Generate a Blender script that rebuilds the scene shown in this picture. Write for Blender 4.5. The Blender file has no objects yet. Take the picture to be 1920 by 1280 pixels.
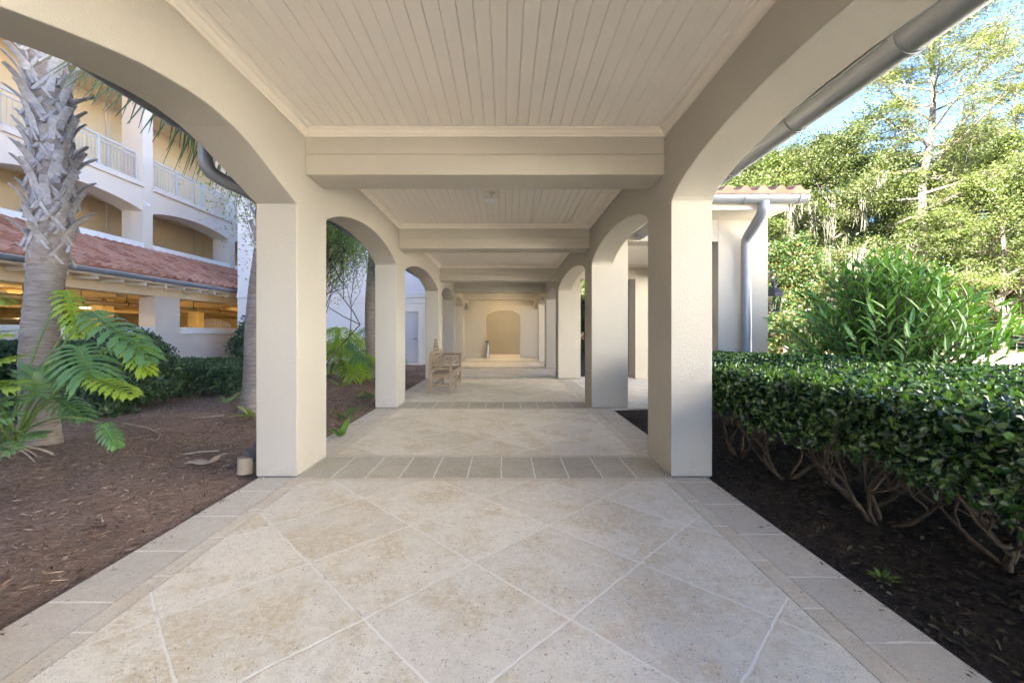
import bpy, bmesh, math, random
import numpy as np
from mathutils import Vector, Matrix
R = math.radians
random.seed(7); RNG = np.random.default_rng(7)
SC = bpy.context.scene
COL = SC.collection

# ------------------------------------------------------------------ helpers
class MB:
    def __init__(s): s.v = []; s.f = []
    def add(s, vs, fs):
        n = len(s.v); s.v += [tuple(map(float, p)) for p in vs]; s.f += [tuple(i + n for i in f) for f in fs]; return s
    def box(s, x0, x1, y0, y1, z0, z1, skip=''):
        vs = [(x, y, z) for z in (z0, z1) for y in (y0, y1) for x in (x0, x1)]
        fs = {'b': (0, 2, 3, 1), 't': (4, 5, 7, 6), 's': (0, 1, 5, 4), 'n': (2, 6, 7, 3), 'w': (0, 4, 6, 2), 'e': (1, 3, 7, 5)}
        return s.add(vs, [f for k, f in fs.items() if k not in skip])
    def obox(s, c, ax, ay, az):
        c = Vector(c); vs = [c + Vector(ax) * i + Vector(ay) * j + Vector(az) * k for k in (-1, 1) for j in (-1, 1) for i in (-1, 1)]
        return s.add(vs, [(0, 2, 3, 1), (4, 5, 7, 6), (0, 1, 5, 4), (2, 6, 7, 3), (0, 4, 6, 2), (1, 3, 7, 5)])
    def bar(s, a, b, w, h, up=(0, 0, 1)):
        a = Vector(a); b = Vector(b); d = (b - a); u = Vector(up)
        sx = d.cross(u)
        if sx.length < 1e-6: sx = Vector((1, 0, 0))
        sx.normalize(); uz = sx.cross(d).normalized()
        return s.obox((a + b) / 2, d / 2, sx * w / 2, uz * h / 2)
    def tube(s, pts, rad, n=8, caps=True):
        pts = [Vector(p) for p in pts]; k = len(pts)
        if not hasattr(rad, '__len__'): rad = [rad] * k
        b = len(s.v); ref = None
        for i, p in enumerate(pts):
            d = (pts[min(i + 1, k - 1)] - pts[max(i - 1, 0)])
            if d.length < 1e-9: d = Vector((0, 0, 1))
            d.normalize()
            if ref is None: ref = Vector((0, 0, 1)) if abs(d.z) < .9 else Vector((1, 0, 0))
            x = (ref - d * ref.dot(d)).normalized(); y = d.cross(x); ref = x
            for j in range(n):
                a = 2 * math.pi * j / n
                s.v.append(tuple(p + (x * math.cos(a) + y * math.sin(a)) * rad[i]))
        for i in range(k - 1):
            for j in range(n):
                q = (j + 1) % n
                s.f.append((b + i * n + j, b + i * n + q, b + (i + 1) * n + q, b + (i + 1) * n + j))
        if caps:
            s.f.append(tuple(b + j for j in range(n))[::-1]); s.f.append(tuple(b + (k - 1) * n + j for j in range(n)))
        return s
    def lathe(s, c, prof, n=20):
        b = len(s.v); k = len(prof)
        for r, z in prof:
            for j in range(n):
                a = 2 * math.pi * j / n
                s.v.append((c[0] + r * math.cos(a), c[1] + r * math.sin(a), c[2] + z))
        for i in range(k - 1):
            for j in range(n):
                q = (j + 1) % n
                s.f.append((b + i * n + j, b + i * n + q, b + (i + 1) * n + q, b + (i + 1) * n + j))
        return s
    def ribbon(s, pts, widths, side):
        b = len(s.v); side = Vector(side).normalized()
        for p, w in zip(pts, widths):
            p = Vector(p); s.v.append(tuple(p - side * w / 2)); s.v.append(tuple(p + side * w / 2))
        for i in range(len(pts) - 1): s.f.append((b + 2 * i, b + 2 * i + 1, b + 2 * i + 3, b + 2 * i + 2))
        return s
    def mesh(s, name, mat, smooth=None, recalc=False):
        me = bpy.data.meshes.new(name); me.from_pydata(s.v, [], s.f)
        if recalc:
            bm = bmesh.new(); bm.from_mesh(me); bmesh.ops.recalc_face_normals(bm, faces=bm.faces[:]); bm.to_mesh(me); bm.free()
        if mat: me.materials.append(mat)
        if smooth is not None:
            me.polygons.foreach_set('use_smooth', [True] * len(me.polygons)); me.set_sharp_from_angle(angle=R(smooth))
        me.update(); return me
    def build(s, name, mat, parent=None, smooth=None, bevel=0, recalc=True):
        o = link(name, s.mesh(name, mat, smooth, recalc), parent)
        if bevel:
            m = o.modifiers.new('bevel', 'BEVEL'); m.width = bevel; m.segments = 2; m.limit_method = 'ANGLE'; m.angle_limit = R(50)
            m.use_clamp_overlap = True
        return o

def link(name, data, parent=None):
    o = bpy.data.objects.new(name, data); COL.objects.link(o)
    if parent is not None:
        o.parent = parent; o.matrix_parent_inverse = Matrix.Identity(4) if parent.get('local') else Matrix.Translation(parent.get('wloc', (0, 0, 0))).inverted()
    return o
def thing(name, label, cat, loc=(0, 0, 0), group=None, local=False):
    o = bpy.data.objects.new(name, None); COL.objects.link(o); o.location = loc; o.empty_display_size = .2
    o['label'] = label; o['category'] = cat; o['wloc'] = tuple(map(float, loc))
    if local: o['local'] = 1
    if group: o['group'] = group
    return o
def tag(o, label=None, cat=None, group=None, kind=None):
    for k, v in (('label', label), ('category', cat), ('group', group), ('kind', kind)):
        if v: o[k] = v
    return o
def dup(root, loc, rz=0, sc=1, label=None, keep=None):
    r = root.copy(); COL.objects.link(r); r.location = loc; r.rotation_euler = (0, 0, rz); r.scale = (sc, sc, sc) if not hasattr(sc, '__len__') else sc
    if label: r['label'] = label
    for ch in list(root.children):
        c = ch.copy(); COL.objects.link(c); c.parent = r
        for g in ch.children:
            d = g.copy(); COL.objects.link(d); d.parent = c
    return r
def np_mesh(name, V, F, mat):
    V = np.asarray(V, np.float32); F = np.asarray(F, np.int32)
    me = bpy.data.meshes.new(name); me.vertices.add(len(V)); me.vertices.foreach_set('co', V.ravel())
    k = F.shape[1]; me.loops.add(F.size); me.loops.foreach_set('vertex_index', F.ravel())
    me.polygons.add(len(F)); me.polygons.foreach_set('loop_start', np.arange(0, F.size, k, dtype=np.int32))
    me.materials.append(mat); me.update(calc_edges=True); return me
def unit(a): return a / (np.linalg.norm(a, axis=1, keepdims=True) + 1e-9)
def leaves_np(P, D, N, L, W, kind='oval', fold=.25, curl=0.):
    """one leaf per row: base P, direction D, face normal N, length, width"""
    D = unit(D); S = unit(np.cross(D, N)); N = np.cross(S, D); L = np.asarray(L)[:, None]; W = np.asarray(W)[:, None]; n = len(P)
    if kind == 'diamond':
        V = np.stack([P, P + D * L * .5 + S * W * .5 + N * W * fold, P + D * L, P + D * L * .5 - S * W * .5 + N * W * fold * .4], 1)
        return V.reshape(-1, 3), (np.arange(n)[:, None] * 4 + np.array([[0, 1, 2, 3]]))
    if kind == 'oval':
        u = N * W * fold
        V = np.stack([P, P + D * L * .35 + S * W * .42 + u, P + D * L * .78 + S * W * .45 + u, P + D * L - N * L * curl, P + D * L * .78 - S * W * .45 + u, P + D * L * .35 - S * W * .42 + u], 1)
        F = np.arange(n)[:, None, None] * 6 + np.array([[[0, 1, 2, 3], [0, 3, 4, 5]]])
        return V.reshape(-1, 3), F.reshape(-1, 4)
    if kind == 'lance':
        u = N * W * fold; c = -N * L * curl
        V = np.stack([P, P + D * L * .3 + S * W * .5 + u + c * .1, P + D * L * .3 + c * .1, P + D * L * .3 - S * W * .5 + u + c * .1,
                      P + D * L * .65 + S * W * .4 + u + c * .45, P + D * L * .65 + c * .45, P + D * L * .65 - S * W * .4 + u + c * .45, P + D * L + c], 1)
        F = np.arange(n)[:, None, None] * 8 + np.array([[[0, 1, 2, 2], [0, 2, 3, 3], [1, 4, 5, 2], [2, 5, 6, 3], [4, 7, 5, 5], [5, 7, 6, 6]]])
        return V.reshape(-1, 3), F.reshape(-1, 4)
def tri_mesh(name, V, F, mat):
    me = bpy.data.meshes.new(name)
    fs = [tuple(dict.fromkeys(map(int, f))) for f in F]
    me.from_pydata([tuple(p) for p in np.asarray(V, float)], [], fs); me.materials.append(mat); me.update(); return me
def rnd_dir(n, zbias=0., rng=RNG):
    a = rng.normal(size=(n, 3)); a = unit(a); a[:, 2] += zbias; return unit(a)

# ------------------------------------------------------------------ materials
def new_mat(name):
    m = bpy.data.materials.new(name); m.use_nodes = True; nt = m.node_tree; nt.nodes.clear()
    out = nt.nodes.new('ShaderNodeOutputMaterial'); b = nt.nodes.new('ShaderNodeBsdfPrincipled'); nt.links.new(b.outputs[0], out.inputs[0])
    return m, nt, b, out
class NT:
    def __init__(s, nt): s.nt = nt
    def n(s, t, **kw):
        x = s.nt.nodes.new(t)
        for k, v in kw.items():
            if k.startswith('i_'):
                key = k[2:]; x.inputs[int(key) if key.isdigit() else key].default_value = v
            else: setattr(x, k, v)
        return x
    def l(s, a, b): s.nt.links.new(a, b)
    def val(s, inp, v):
        if hasattr(v, 'links') or hasattr(v, 'is_linked'): s.l(v, inp)
        else: inp.default_value = v
    def math(s, op, a, b=0., c=None, clamp=False):
        x = s.n('ShaderNodeMath', operation=op, use_clamp=clamp); s.val(x.inputs[0], a); s.val(x.inputs[1], b)
        if c is not None: s.val(x.inputs[2], c)
        return x.outputs[0]
    def mix(s, f, a, b, mode='MIX'):
        x = s.n('ShaderNodeMix', data_type='RGBA', blend_type=mode); s.val(x.inputs[0], f)
        for k, v in ((6, a), (7, b)):
            if isinstance(v, (tuple, list)): x.inputs[k].default_value = (*v, 1) if len(v) == 3 else v
            else: s.l(v, x.inputs[k])
        return x.outputs[2]
    def noise(s, vec, scale, detail=4, rough=.55, dist=0.):
        x = s.n('ShaderNodeTexNoise'); x.inputs['Scale'].default_value = scale; x.inputs['Detail'].default_value = detail
        x.inputs['Roughness'].default_value = rough; x.inputs['Distortion'].default_value = dist
        if vec is not None: s.l(vec, x.inputs['Vector'])
        return x.outputs[0]
    def ramp(s, f, stops):
        x = s.n('ShaderNodeValToRGB'); e = x.color_ramp.elements
        while len(e) < len(stops): e.new(.5)
        for i, (p, c) in enumerate(stops): e[i].position = p; e[i].color = (*c, 1) if len(c) == 3 else c
        s.l(f, x.inputs[0]); return x.outputs[0]
    def step(s, v, a, b):
        x = s.n('ShaderNodeMapRange', clamp=True); s.val(x.inputs[0], v); x.inputs[1].default_value = a; x.inputs[2].default_value = b
        return x.outputs[0]
    def obj(s, scale=(1, 1, 1)):
        t = s.n('ShaderNodeTexCoord'); m = s.n('ShaderNodeMapping'); m.inputs['Scale'].default_value = scale
        s.l(t.outputs['Object'], m.inputs[0]); return m.outputs[0]
    def bump(s, h, strength, dist, b):
        x = s.n('ShaderNodeBump'); x.inputs['Strength'].default_value = strength; x.inputs['Distance'].default_value = dist
        s.l(h, x.inputs['Height']); s.l(x.outputs[0], b.inputs['Normal']); return x
def stucco(name, col, grain=1., stain=.10):
    m, nt, b, o = new_mat(name); t = NT(nt); v = t.obj()
    big = t.noise(v, .9, 5); streak = t.noise(t.obj((3., 3., .35)), 1.4, 4); fine = t.noise(v, 260, 2, .6)
    c = t.mix(t.math('MULTIPLY', big, 1., clamp=True), tuple(x * (1 - stain) for x in col), tuple(min(1, x * (1 + stain * .6)) for x in col))
    c = t.mix(t.math('MULTIPLY', t.step(streak, .62, .8), .12), c, tuple(x * .72 for x in col))
    c = t.mix(t.math('MULTIPLY', t.step(fine, .5, .72), .10 * grain), c, tuple(x * .66 for x in col))
    sp_ = t.n('ShaderNodeSeparateXYZ'); t.l(v, sp_.inputs[0])
    dirt = t.math('MULTIPLY', t.step(t.noise(v, 9, 6, .7), .47, .66), t.step(t.math('ADD', sp_.outputs[2], t.math('MULTIPLY', t.noise(v, 5, 3), .22)), .30, .08))
    c = t.mix(t.math('MULTIPLY', dirt, .30), c, (.24, .19, .14))
    t.l(c, b.inputs['Base Color']); b.inputs['Roughness'].default_value = .88
    t.bump(t.math('ADD', fine, t.math('MULTIPLY', t.noise(v, 70, 3), .8)), .55 * grain, .008, b); return m
def paint(name, col, rough=.5, var=.06, metal=0., scale=6):
    m, nt, b, o = new_mat(name); t = NT(nt); v = t.obj(); n = t.noise(v, scale, 5)
    t.l(t.mix(n, tuple(x * (1 - var) for x in col), tuple(min(1, x * (1 + var)) for x in col)), b.inputs['Base Color'])
    b.inputs['Roughness'].default_value = rough; b.inputs['Metallic'].default_value = metal
    t.bump(t.noise(v, 90, 2), .06, .003, b); return m
def leafmat(name, stops, rough=.4, trans=.3, spec=.5, tint=(1., 1., 1.)):
    m, nt, b, o = new_mat(name); t = NT(nt); g = t.n('ShaderNodeNewGeometry')
    c = t.ramp(g.outputs['Random Per Island'], stops)
    oi = t.n('ShaderNodeObjectInfo')
    c = t.mix(t.math('MULTIPLY', t.noise(t.obj(), .35, 2), .5), c, tuple(x for x in stops[0][1]))
    t.l(c, b.inputs['Base Color']); b.inputs['Roughness'].default_value = rough
    b.inputs['Specular IOR Level'].default_value = spec
    if trans:
        tr = t.n('ShaderNodeBsdfTranslucent'); mx = t.n('ShaderNodeMixShader'); mx.inputs[0].default_value = trans
        h = t.mix(1., c, (1.15 * tint[0], 1.2 * tint[1], .55 * tint[2]), 'MULTIPLY'); t.l(h, tr.inputs[0])
        t.l(b.outputs[0], mx.inputs[1]); t.l(tr.outputs[0], mx.inputs[2]); t.l(mx.outputs[0], o.inputs[0])
    return m
def travertine(name, base, dark, tan, mode='field', pits=1.):
    m, nt, b, o = new_mat(name); t = NT(nt); v = t.obj(); sep = t.n('ShaderNodeSeparateXYZ')
    wob = t.n('ShaderNodeMixRGB', blend_type='ADD') if False else None
    nz = t.n('ShaderNodeTexNoise'); nz.inputs['Scale'].default_value = 9; nz.inputs['Detail'].default_value = 4; t.l(v, nz.inputs['Vector'])
    sub = t.n('ShaderNodeVectorMath', operation='SUBTRACT'); t.l(nz.outputs[1], sub.inputs[0]); sub.inputs[1].default_value = (.5, .5, .5)
    scl = t.n('ShaderNodeVectorMath', operation='SCALE'); t.l(sub.outputs[0], scl.inputs[0]); scl.inputs['Scale'].default_value = .022
    add = t.n('ShaderNodeVectorMath', operation='ADD'); t.l(v, add.inputs[0]); t.l(scl.outputs[0], add.inputs[1]); t.l(add.outputs[0], sep.inputs[0])
    X, Y = sep.outputs[0], sep.outputs[1]
    def grid(u): # distance to nearest integer
        return t.math('ABSOLUTE', t.math('SUBTRACT', t.math('FRACT', t.math('ADD', u, .5)), .5))
    if mode == 'field':
        s = .6364
        dx = t.math('SUBTRACT', X, .735); dy = t.math('SUBTRACT', Y, 2.30)
        u = t.math('DIVIDE', t.math('ADD', dx, dy), 1.41421 * s); w = t.math('DIVIDE', t.math('SUBTRACT', dy, dx), 1.41421 * s)
        d = t.math('MULTIPLY', t.math('MINIMUM', grid(u), grid(w)), s)
    elif mode == 'rows':   # joints along X (pieces across the walk)
        u = t.math('DIVIDE', t.math('ADD', X, 1.79), .2927); w = t.math('FLOOR', t.math('MULTIPLY', Y, .3))
        d = t.math('MULTIPLY', grid(u), .2927)
    else:                  # pieces along Y
        u = t.math('DIVIDE', t.math('ADD', Y, t.math('MULTIPLY', t.math('SIGN', X), .13)), .46 if mode == 'edge' else .41); w = t.math('SIGN', X)
        d = t.math('MULTIPLY', grid(u), .45)
    cell = t.n('ShaderNodeCombineXYZ'); t.l(t.math('FLOOR', u), cell.inputs[0]); t.l(t.math('FLOOR', w), cell.inputs[1])
    wn = t.n('ShaderNodeTexWhiteNoise'); t.l(cell.outputs[0], wn.inputs['Vector'])
    off = t.n('ShaderNodeVectorMath', operation='ADD'); t.l(v, off.inputs[0])
    sc2 = t.n('ShaderNodeVectorMath', operation='SCALE'); t.l(wn.outputs[1], sc2.inputs[0]); sc2.inputs['Scale'].default_value = 7.; t.l(sc2.outputs[0], off.inputs[1])
    vv = off.outputs[0]
    c = t.mix(wn.outputs[0], tuple(x * .90 for x in base), tuple(min(1, x * 1.06) for x in base))
    patch = t.math('MULTIPLY', t.step(t.noise(vv, 2.6, 6, .6, .3), .47, .60), t.step(t.noise(vv, 34, 6, .75, .5), .40, .58)); c = t.mix(t.math('MULTIPLY', patch, 1.), c, tan)
    c = t.mix(t.math('MULTIPLY', t.step(t.noise(vv, 22, 7, .8), .54, .68), .45), c, dark)
    mot = t.noise(vv, 15, 8, .78, .5); c = t.mix(t.math('MULTIPLY', t.step(mot, .48, .66), .38), c, tuple(x * .68 for x in base)); c = t.mix(t.math('MULTIPLY', t.step(mot, .48, .34), .35), c, tuple(min(1, x * 1.18) for x in base))
    pit = t.noise(vv, 62, 3, .6, .4); fine = t.noise(vv, 210, 2, .6)
    pm = t.math('MAXIMUM', t.step(pit, .655, .69), t.step(t.noise(vv, 105, 2, .6, .6), .665, .70)); shell = t.step(t.noise(vv, 170, 3, .7), .54, .64)
    c = t.mix(t.math('MULTIPLY', shell, .38), c, tuple(x * .6 for x in dark))
    c = t.mix(t.math('MULTIPLY', pm, .75 * pits), c, tuple(x * .30 for x in dark))
    jn = t.noise(v, 5, 3)
    jm = t.math('SUBTRACT', 1., t.step(d, .0034, .0082))
    jc = t.mix(t.step(jn, .27, .40), (.42, .38, .33), (.79, .76, .70)); c = t.mix(t.math('MULTIPLY', jm, .85), c, jc)
    t.l(c, b.inputs['Base Color'])
    t.l(t.math('ADD', .55, t.math('MULTIPLY', pit, .3)), b.inputs['Roughness'])
    h = t.math('SUBTRACT', t.math('SUBTRACT', t.math('MULTIPLY', fine, .15), pm), t.math('MULTIPLY', jm, .6))
    t.bump(h, .55, .006, b); return m
def mulchmat(name, cols, scale=1.):
    m, nt, b, o = new_mat(name); t = NT(nt)
    a = t.noise(t.obj((40 * scale, 11 * scale, 20)), 1.6, 6, .7, 1.6); c2 = t.noise(t.obj((10 * scale, 38 * scale, 20)), 1.8, 6, .7, 1.3)
    big = t.noise(t.obj(), 1.1, 5); mx = t.math('MAXIMUM', a, c2)
    c = t.ramp(mx, [(.38, cols[0]), (.55, cols[1]), (.68, cols[2]), (.82, cols[3])]); c = t.mix(t.math('MULTIPLY', t.step(big, .45, .7), .5), c, cols[0])
    t.l(c, b.inputs['Base Color']); b.inputs['Roughness'].default_value = .95; t.bump(mx, .9, .03, b); return m
def barkmat(name, c0, c1, sc=(14, 14, 3), bump=.5, dist=.02):
    m, nt, b, o = new_mat(name); t = NT(nt); n = t.noise(t.obj(sc), 1.5, 8, .68, .6); n2 = t.noise(t.obj(), 2.2, 4)
    c = t.ramp(n, [(.3, c0), (.65, c1)]); c = t.mix(t.math('MULTIPLY', t.step(n2, .5, .75), .35), c, tuple(x * .6 for x in c0))
    t.l(c, b.inputs['Base Color']); b.inputs['Roughness'].default_value = .9; t.bump(n, bump, dist, b); return m
def emis(name, col, s):
    m, nt, b, o = new_mat(name); b.inputs['Base Color'].default_value = (.9, .88, .8, 1)
    b.inputs['Emission Color'].default_value = (*col, 1); b.inputs['Emission Strength'].default_value = s; return m
def tilemat(name):
    m, nt, b, o = new_mat(name); t = NT(nt); g = t.n('ShaderNodeNewGeometry')
    c = t.ramp(g.outputs['Random Per Island'], [(0, (.31, .115, .06)), (.35, (.45, .19, .105)), (.7, (.55, .28, .175)), (1, (.43, .21, .135))])
    n = t.noise(t.obj(), 3.5, 6, .65); c = t.mix(t.math('MULTIPLY', t.step(n, .5, .75), .55), c, (.42, .30, .25))
    c = t.mix(t.math('MULTIPLY', t.step(t.noise(t.obj(), 14, 5), .58, .75), .5), c, (.16, .10, .085))
    t.l(c, b.inputs['Base Color']); b.inputs['Roughness'].default_value = .55; t.bump(t.noise(t.obj(), 60, 3), .25, .006, b); return m
def glassmat():
    m, nt, b, o = new_mat('lamp_glass'); b.inputs['Base Color'].default_value = (.95, .95, .92, 1); b.inputs['Roughness'].default_value = .05
    b.inputs['Transmission Weight'].default_value = 1.; b.inputs['IOR'].default_value = 1.1; return m

STUCCO = (.47, .437, .368)
M = dict(
    wall=stucco('cream_stucco', STUCCO), bwall=stucco('building_stucco', (.69, .60, .50), .5), btan=stucco('tan_stucco', (.74, .60, .39), .5),
    blue=stucco('pale_stucco', (.80, .78, .745), .5), trim=paint('cream_paint', (.72, .66, .56), .45), ceil=paint('ceiling_paint', (.82, .765, .685), .42, .03),
    white=paint('white_paint', (.78, .75, .70), .45), grey=paint('gutter_metal', (.26, .275, .295), .42, .10, .35), dgrey=paint('corrugated_plastic', (.10, .10, .098), .5, .15),
    iron=paint('black_iron', (.045, .05, .065), .42, .2, .4), tan=paint('tan_plastic', (.36, .295, .21), .6, .15), steel=paint('steel', (.45, .47, .48), .35, .1, .8),
    door=paint('door_paint', (.56, .58, .62), .4, .03), wood=barkmat('teak', (.21, .155, .10), (.37, .285, .195), (30, 3, 30), .25, .004),
    tile=tilemat('clay_tile'), glass=glassmat(),
    field=travertine('travertine', (.73, .685, .595), (.46, .41, .325), (.585, .49, .335)), edge=travertine('travertine_edge', (.58, .535, .465), (.45, .41, .36), (.53, .47, .38), 'edge', .9),
    slim=travertine('travertine_slim', (.64, .585, .49), (.47, .41, .33), (.57, .49, .37), 'slim', 1.), rows=travertine('travertine_rows', (.50, .465, .385), (.27, .25, .205), (.40, .365, .27), 'rows', 1.),
    grout=stucco('grout', (.36, .33, .29), 1., .3), mulch=mulchmat('bark_mulch', [(.085, .056, .042), (.29, .205, .155), (.49, .36, .28), (.66, .53, .43)]),
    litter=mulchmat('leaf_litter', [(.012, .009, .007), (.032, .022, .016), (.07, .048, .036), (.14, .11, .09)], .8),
    soil=mulchmat('ground_cover', [(.10, .075, .045), (.20, .15, .09), (.30, .23, .14), (.38, .30, .2)], .4),
    straw=mulchmat('pine_straw', [(.12, .06, .03), (.24, .12, .06), (.34, .19, .1), (.42, .27, .16)], .5),
    drive=stucco('sandy_drive', (.60, .54, .45), 1.5, .2), bounce_house=stucco('white_stucco', (.80, .79, .75), .5), conc=stucco('garage_concrete', (.48, .36, .19), .6), gfloor=stucco('garage_floor', (.22, .19, .15), .6),
    hedge=leafmat('boxwood_leaf', [(0, (.025, .06, .02)), (.5, (.04, .10, .025)), (.8, (.08, .18, .03)), (1, (.16, .32, .045))], .2, .2, 1.),
    young=leafmat('young_boxwood_leaf', [(0, (.10, .22, .03)), (1, (.19, .35, .05))], .3, .3, .7),
    shrub=leafmat('shrub_leaf', [(0, (.035, .07, .036)), (.6, (.065, .125, .05)), (1, (.14, .23, .075))], .35, .15),
    oleander=leafmat('oleander_leaf', [(0, (.065, .15, .03)), (.5, (.125, .27, .04)), (1, (.21, .39, .06))], .33, .28, .6),
    tree=leafmat('tree_leaf', [(0, (.028, .046, .014)), (.5, (.058, .075, .02)), (.85, (.092, .105, .028)), (1, (.13, .122, .042))], .5, .35),
    tree2=leafmat('bright_leaf', [(0, (.042, .066, .018)), (.5, (.08, .104, .024)), (1, (.132, .145, .038))], .5, .4),
    magnolia=leafmat('magnolia_leaf', [(0, (.02, .045, .012)), (.55, (.04, .075, .018)), (.78, (.07, .085, .022)), (.9, (.11, .065, .022)), (1, (.15, .085, .035))], .35, .15),
    needle=leafmat('pine_needle', [(0, (.05, .07, .018)), (.6, (.10, .12, .03)), (1, (.18, .17, .05))], .5, .3),
    fine=leafmat('yaupon_leaf', [(0, (.22, .30, .09)), (.6, (.34, .43, .14)), (1, (.45, .5, .2))], .5, .42),
    moss=leafmat('spanish_moss', [(0, (.10, .098, .07)), (1, (.20, .19, .14))], .9, .35, .1, (.9, .9, 1.5)),
    philo=leafmat('philodendron_leaf', [(0, (.10, .22, .085)), (1, (.14, .27, .07))], .33, .3, .6), philoy=leafmat('young_philodendron_leaf', [(0, (.27, .42, .035)), (1, (.36, .48, .05))], .35, .4, .5),
    frond=leafmat('palm_frond', [(0, (.09, .14, .05)), (1, (.20, .24, .10))], .4, .25),
    petiole=paint('leaf_stalk', (.16, .24, .06), .4), stem=barkmat('hedge_bark', (.035, .025, .017), (.10, .074, .05), (20, 20, 8)),
    bark=barkmat('tree_bark', (.06, .048, .038), (.15, .125, .10)), pinebark=barkmat('pine_bark', (.04, .032, .026), (.10, .084, .07)), palmtrunk=barkmat('palm_trunk', (.17, .13, .10), (.37, .33, .30), (5, 5, 38), .8, .02),
    boot=barkmat('palm_boot', (.30, .265, .235), (.56, .535, .52), (9, 9, 14), .6, .015), fibre=barkmat('palm_fibre', (.20, .155, .12), (.42, .36, .31), (6, 6, 10), 1., .03),
    chip=leafmat('mulch_chip', [(0, (.08, .045, .03)), (.5, (.28, .175, .12)), (.8, (.48, .33, .24)), (1, (.70, .58, .46))], .9, 0, .2),
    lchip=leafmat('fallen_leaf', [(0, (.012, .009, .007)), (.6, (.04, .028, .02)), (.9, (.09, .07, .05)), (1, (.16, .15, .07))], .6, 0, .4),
    lamp=emis('warm_lamp', (1., .70, .30), 12.), lamp2=emis('dim_warm_lamp', (1., .78, .48), 9.), rail=paint('rail_paint', (.55, .53, .50), .5), lampoff=paint('opal_glass', (.75, .75, .74), .3, .02), dark=paint('dark_glass', (.02, .02, .025), .15, .1), car=paint('dark_car_paint', (.02, .022, .03), .2, .1, .3), rubber=paint('rubber', (.02, .02, .02), .8),
    hay=barkmat('dry_palm_sheath', (.28, .22, .16), (.46, .38, .30), (8, 8, 8)),
)
# ------------------------------------------------------------------ camera & light
CAM_Z = 1.25; FPX = 795.; VPX, VPY = 947., 623.
cam = bpy.data.cameras.new('camera'); camo = bpy.data.objects.new('camera', cam); COL.objects.link(camo); SC.camera = camo
camo.location = (0, 0, CAM_Z); camo.rotation_euler = (R(90), 0, 0); cam.sensor_width = 36; cam.lens = FPX / 1920 * 36
cam.shift_x = (960 - VPX) / 1920; cam.shift_y = (VPY - 640) / 1920; cam.clip_end = 2000; cam.clip_start = .05
def at(px, py, D): return Vector(((px - VPX) * D / FPX, D, CAM_Z - (py - VPY) * D / FPX))
ELEV, AZ = 28., 226.
w = bpy.data.worlds.new('World'); SC.world = w; w.use_nodes = True; wn = w.node_tree; bg = wn.nodes['Background']
sky = wn.nodes.new('ShaderNodeTexSky'); sky.sky_type = 'NISHITA'; sky.sun_disc = False; sky.sun_elevation = R(ELEV); sky.sun_rotation = R(AZ)
sky.air_density = 1.0; sky.dust_density = 0.; sky.ozone_density = 2.2; sky.altitude = 7500
wn.links.new(sky.outputs[0], bg.inputs[0]); bg.inputs[1].default_value = .05
sl = bpy.data.lights.new('sun', 'SUN'); sl.energy = 5.0; sl.angle = R(.53); sl.color = (1., .945, .86); so = bpy.data.objects.new('sun', sl); COL.objects.link(so)
d = Vector((-math.sin(R(AZ)) * math.cos(R(ELEV)), -math.cos(R(AZ)) * math.cos(R(ELEV)), -math.sin(R(ELEV)))); so.rotation_euler = d.to_track_quat('-Z', 'Y').to_euler()
SC.view_settings.view_transform = 'Standard'; SC.view_settings.look = 'None'; SC.view_settings.exposure = 4.5; SC.view_settings.gamma = 1
SC.cycles.max_bounces = 10; SC.cycles.diffuse_bounces = 7; SC.cycles.glossy_bounces = 3; SC.cycles.transmission_bounces = 4; SC.cycles.transparent_max_bounces = 6
SC.cycles.use_denoising = True; SC.cycles.sample_clamp_indirect = 8

# ------------------------------------------------------------------ covered walkway
XL, XR, TH = -1.79, 1.43, .354
FR = [.25, 3.65, 7.0, 11.4, 14.75, 18.0]; FL = [.75, 3.65, 7.0, 11.4, 14.75, 18.0]; PD = .6; YEND = 20.9; YBEG = FR[0]
ZS, RISE, ZC = 2.355, .28, 3.06
def arch_fn(a, b, wt, zs=ZS, rise=RISE):
    c, h = (a + b) / 2, (b - a) / 2; rr = (h * h + rise * rise) / (2 * rise)
    def f(y):
        x = min(h, abs(y - c)); ci = rise - (rr - math.sqrt(rr * rr - x * x)); el = rise * math.sqrt(max(0, 1 - (x / h) ** 2)); return zs + ci * (1 - wt) + el * wt
    return f
def interp_fn(pts):
    ys, zs = zip(*pts)
    return lambda y: float(np.interp(y, ys, zs))
def arch_panel(mb, t0, t1, a, b, zf, ztop, n=28, swap=False):
    us = [a + (b - a) * (.5 - .5 * math.cos(math.pi * i / n)) for i in range(n + 1)]
    P = lambda t, u, z: (t, u, z) if not swap else (u, t, z)
    vs = []
    for u in us:
        z = zf(u); vs += [P(t0, u, z), P(t1, u, z), P(t0, u, ztop), P(t1, u, ztop)]
    fs = []
    for i in range(n):
        q = 4 * i; r = q + 4
        fs += [(q, r, r + 2, q + 2), (q + 1, q + 3, r + 3, r + 1), (q, q + 1, r + 1, r), (q + 2, r + 2, r + 3, q + 3)]
    mb.add(vs, fs)
def moulding(mb, x0, x1, y0, y1, prof):
    vs = []
    for o, z in prof: vs += [(x0 + o, y0 + o, z), (x1 - o, y0 + o, z), (x1 - o, y1 - o, z), (x0 + o, y1 - o, z)]
    fs = [(4 * i + j, 4 * i + (j + 1) % 4, 4 * i + 4 + (j + 1) % 4, 4 * i + 4 + j) for i in range(len(prof) - 1) for j in range(4)]
    mb.add(vs, fs)
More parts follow.
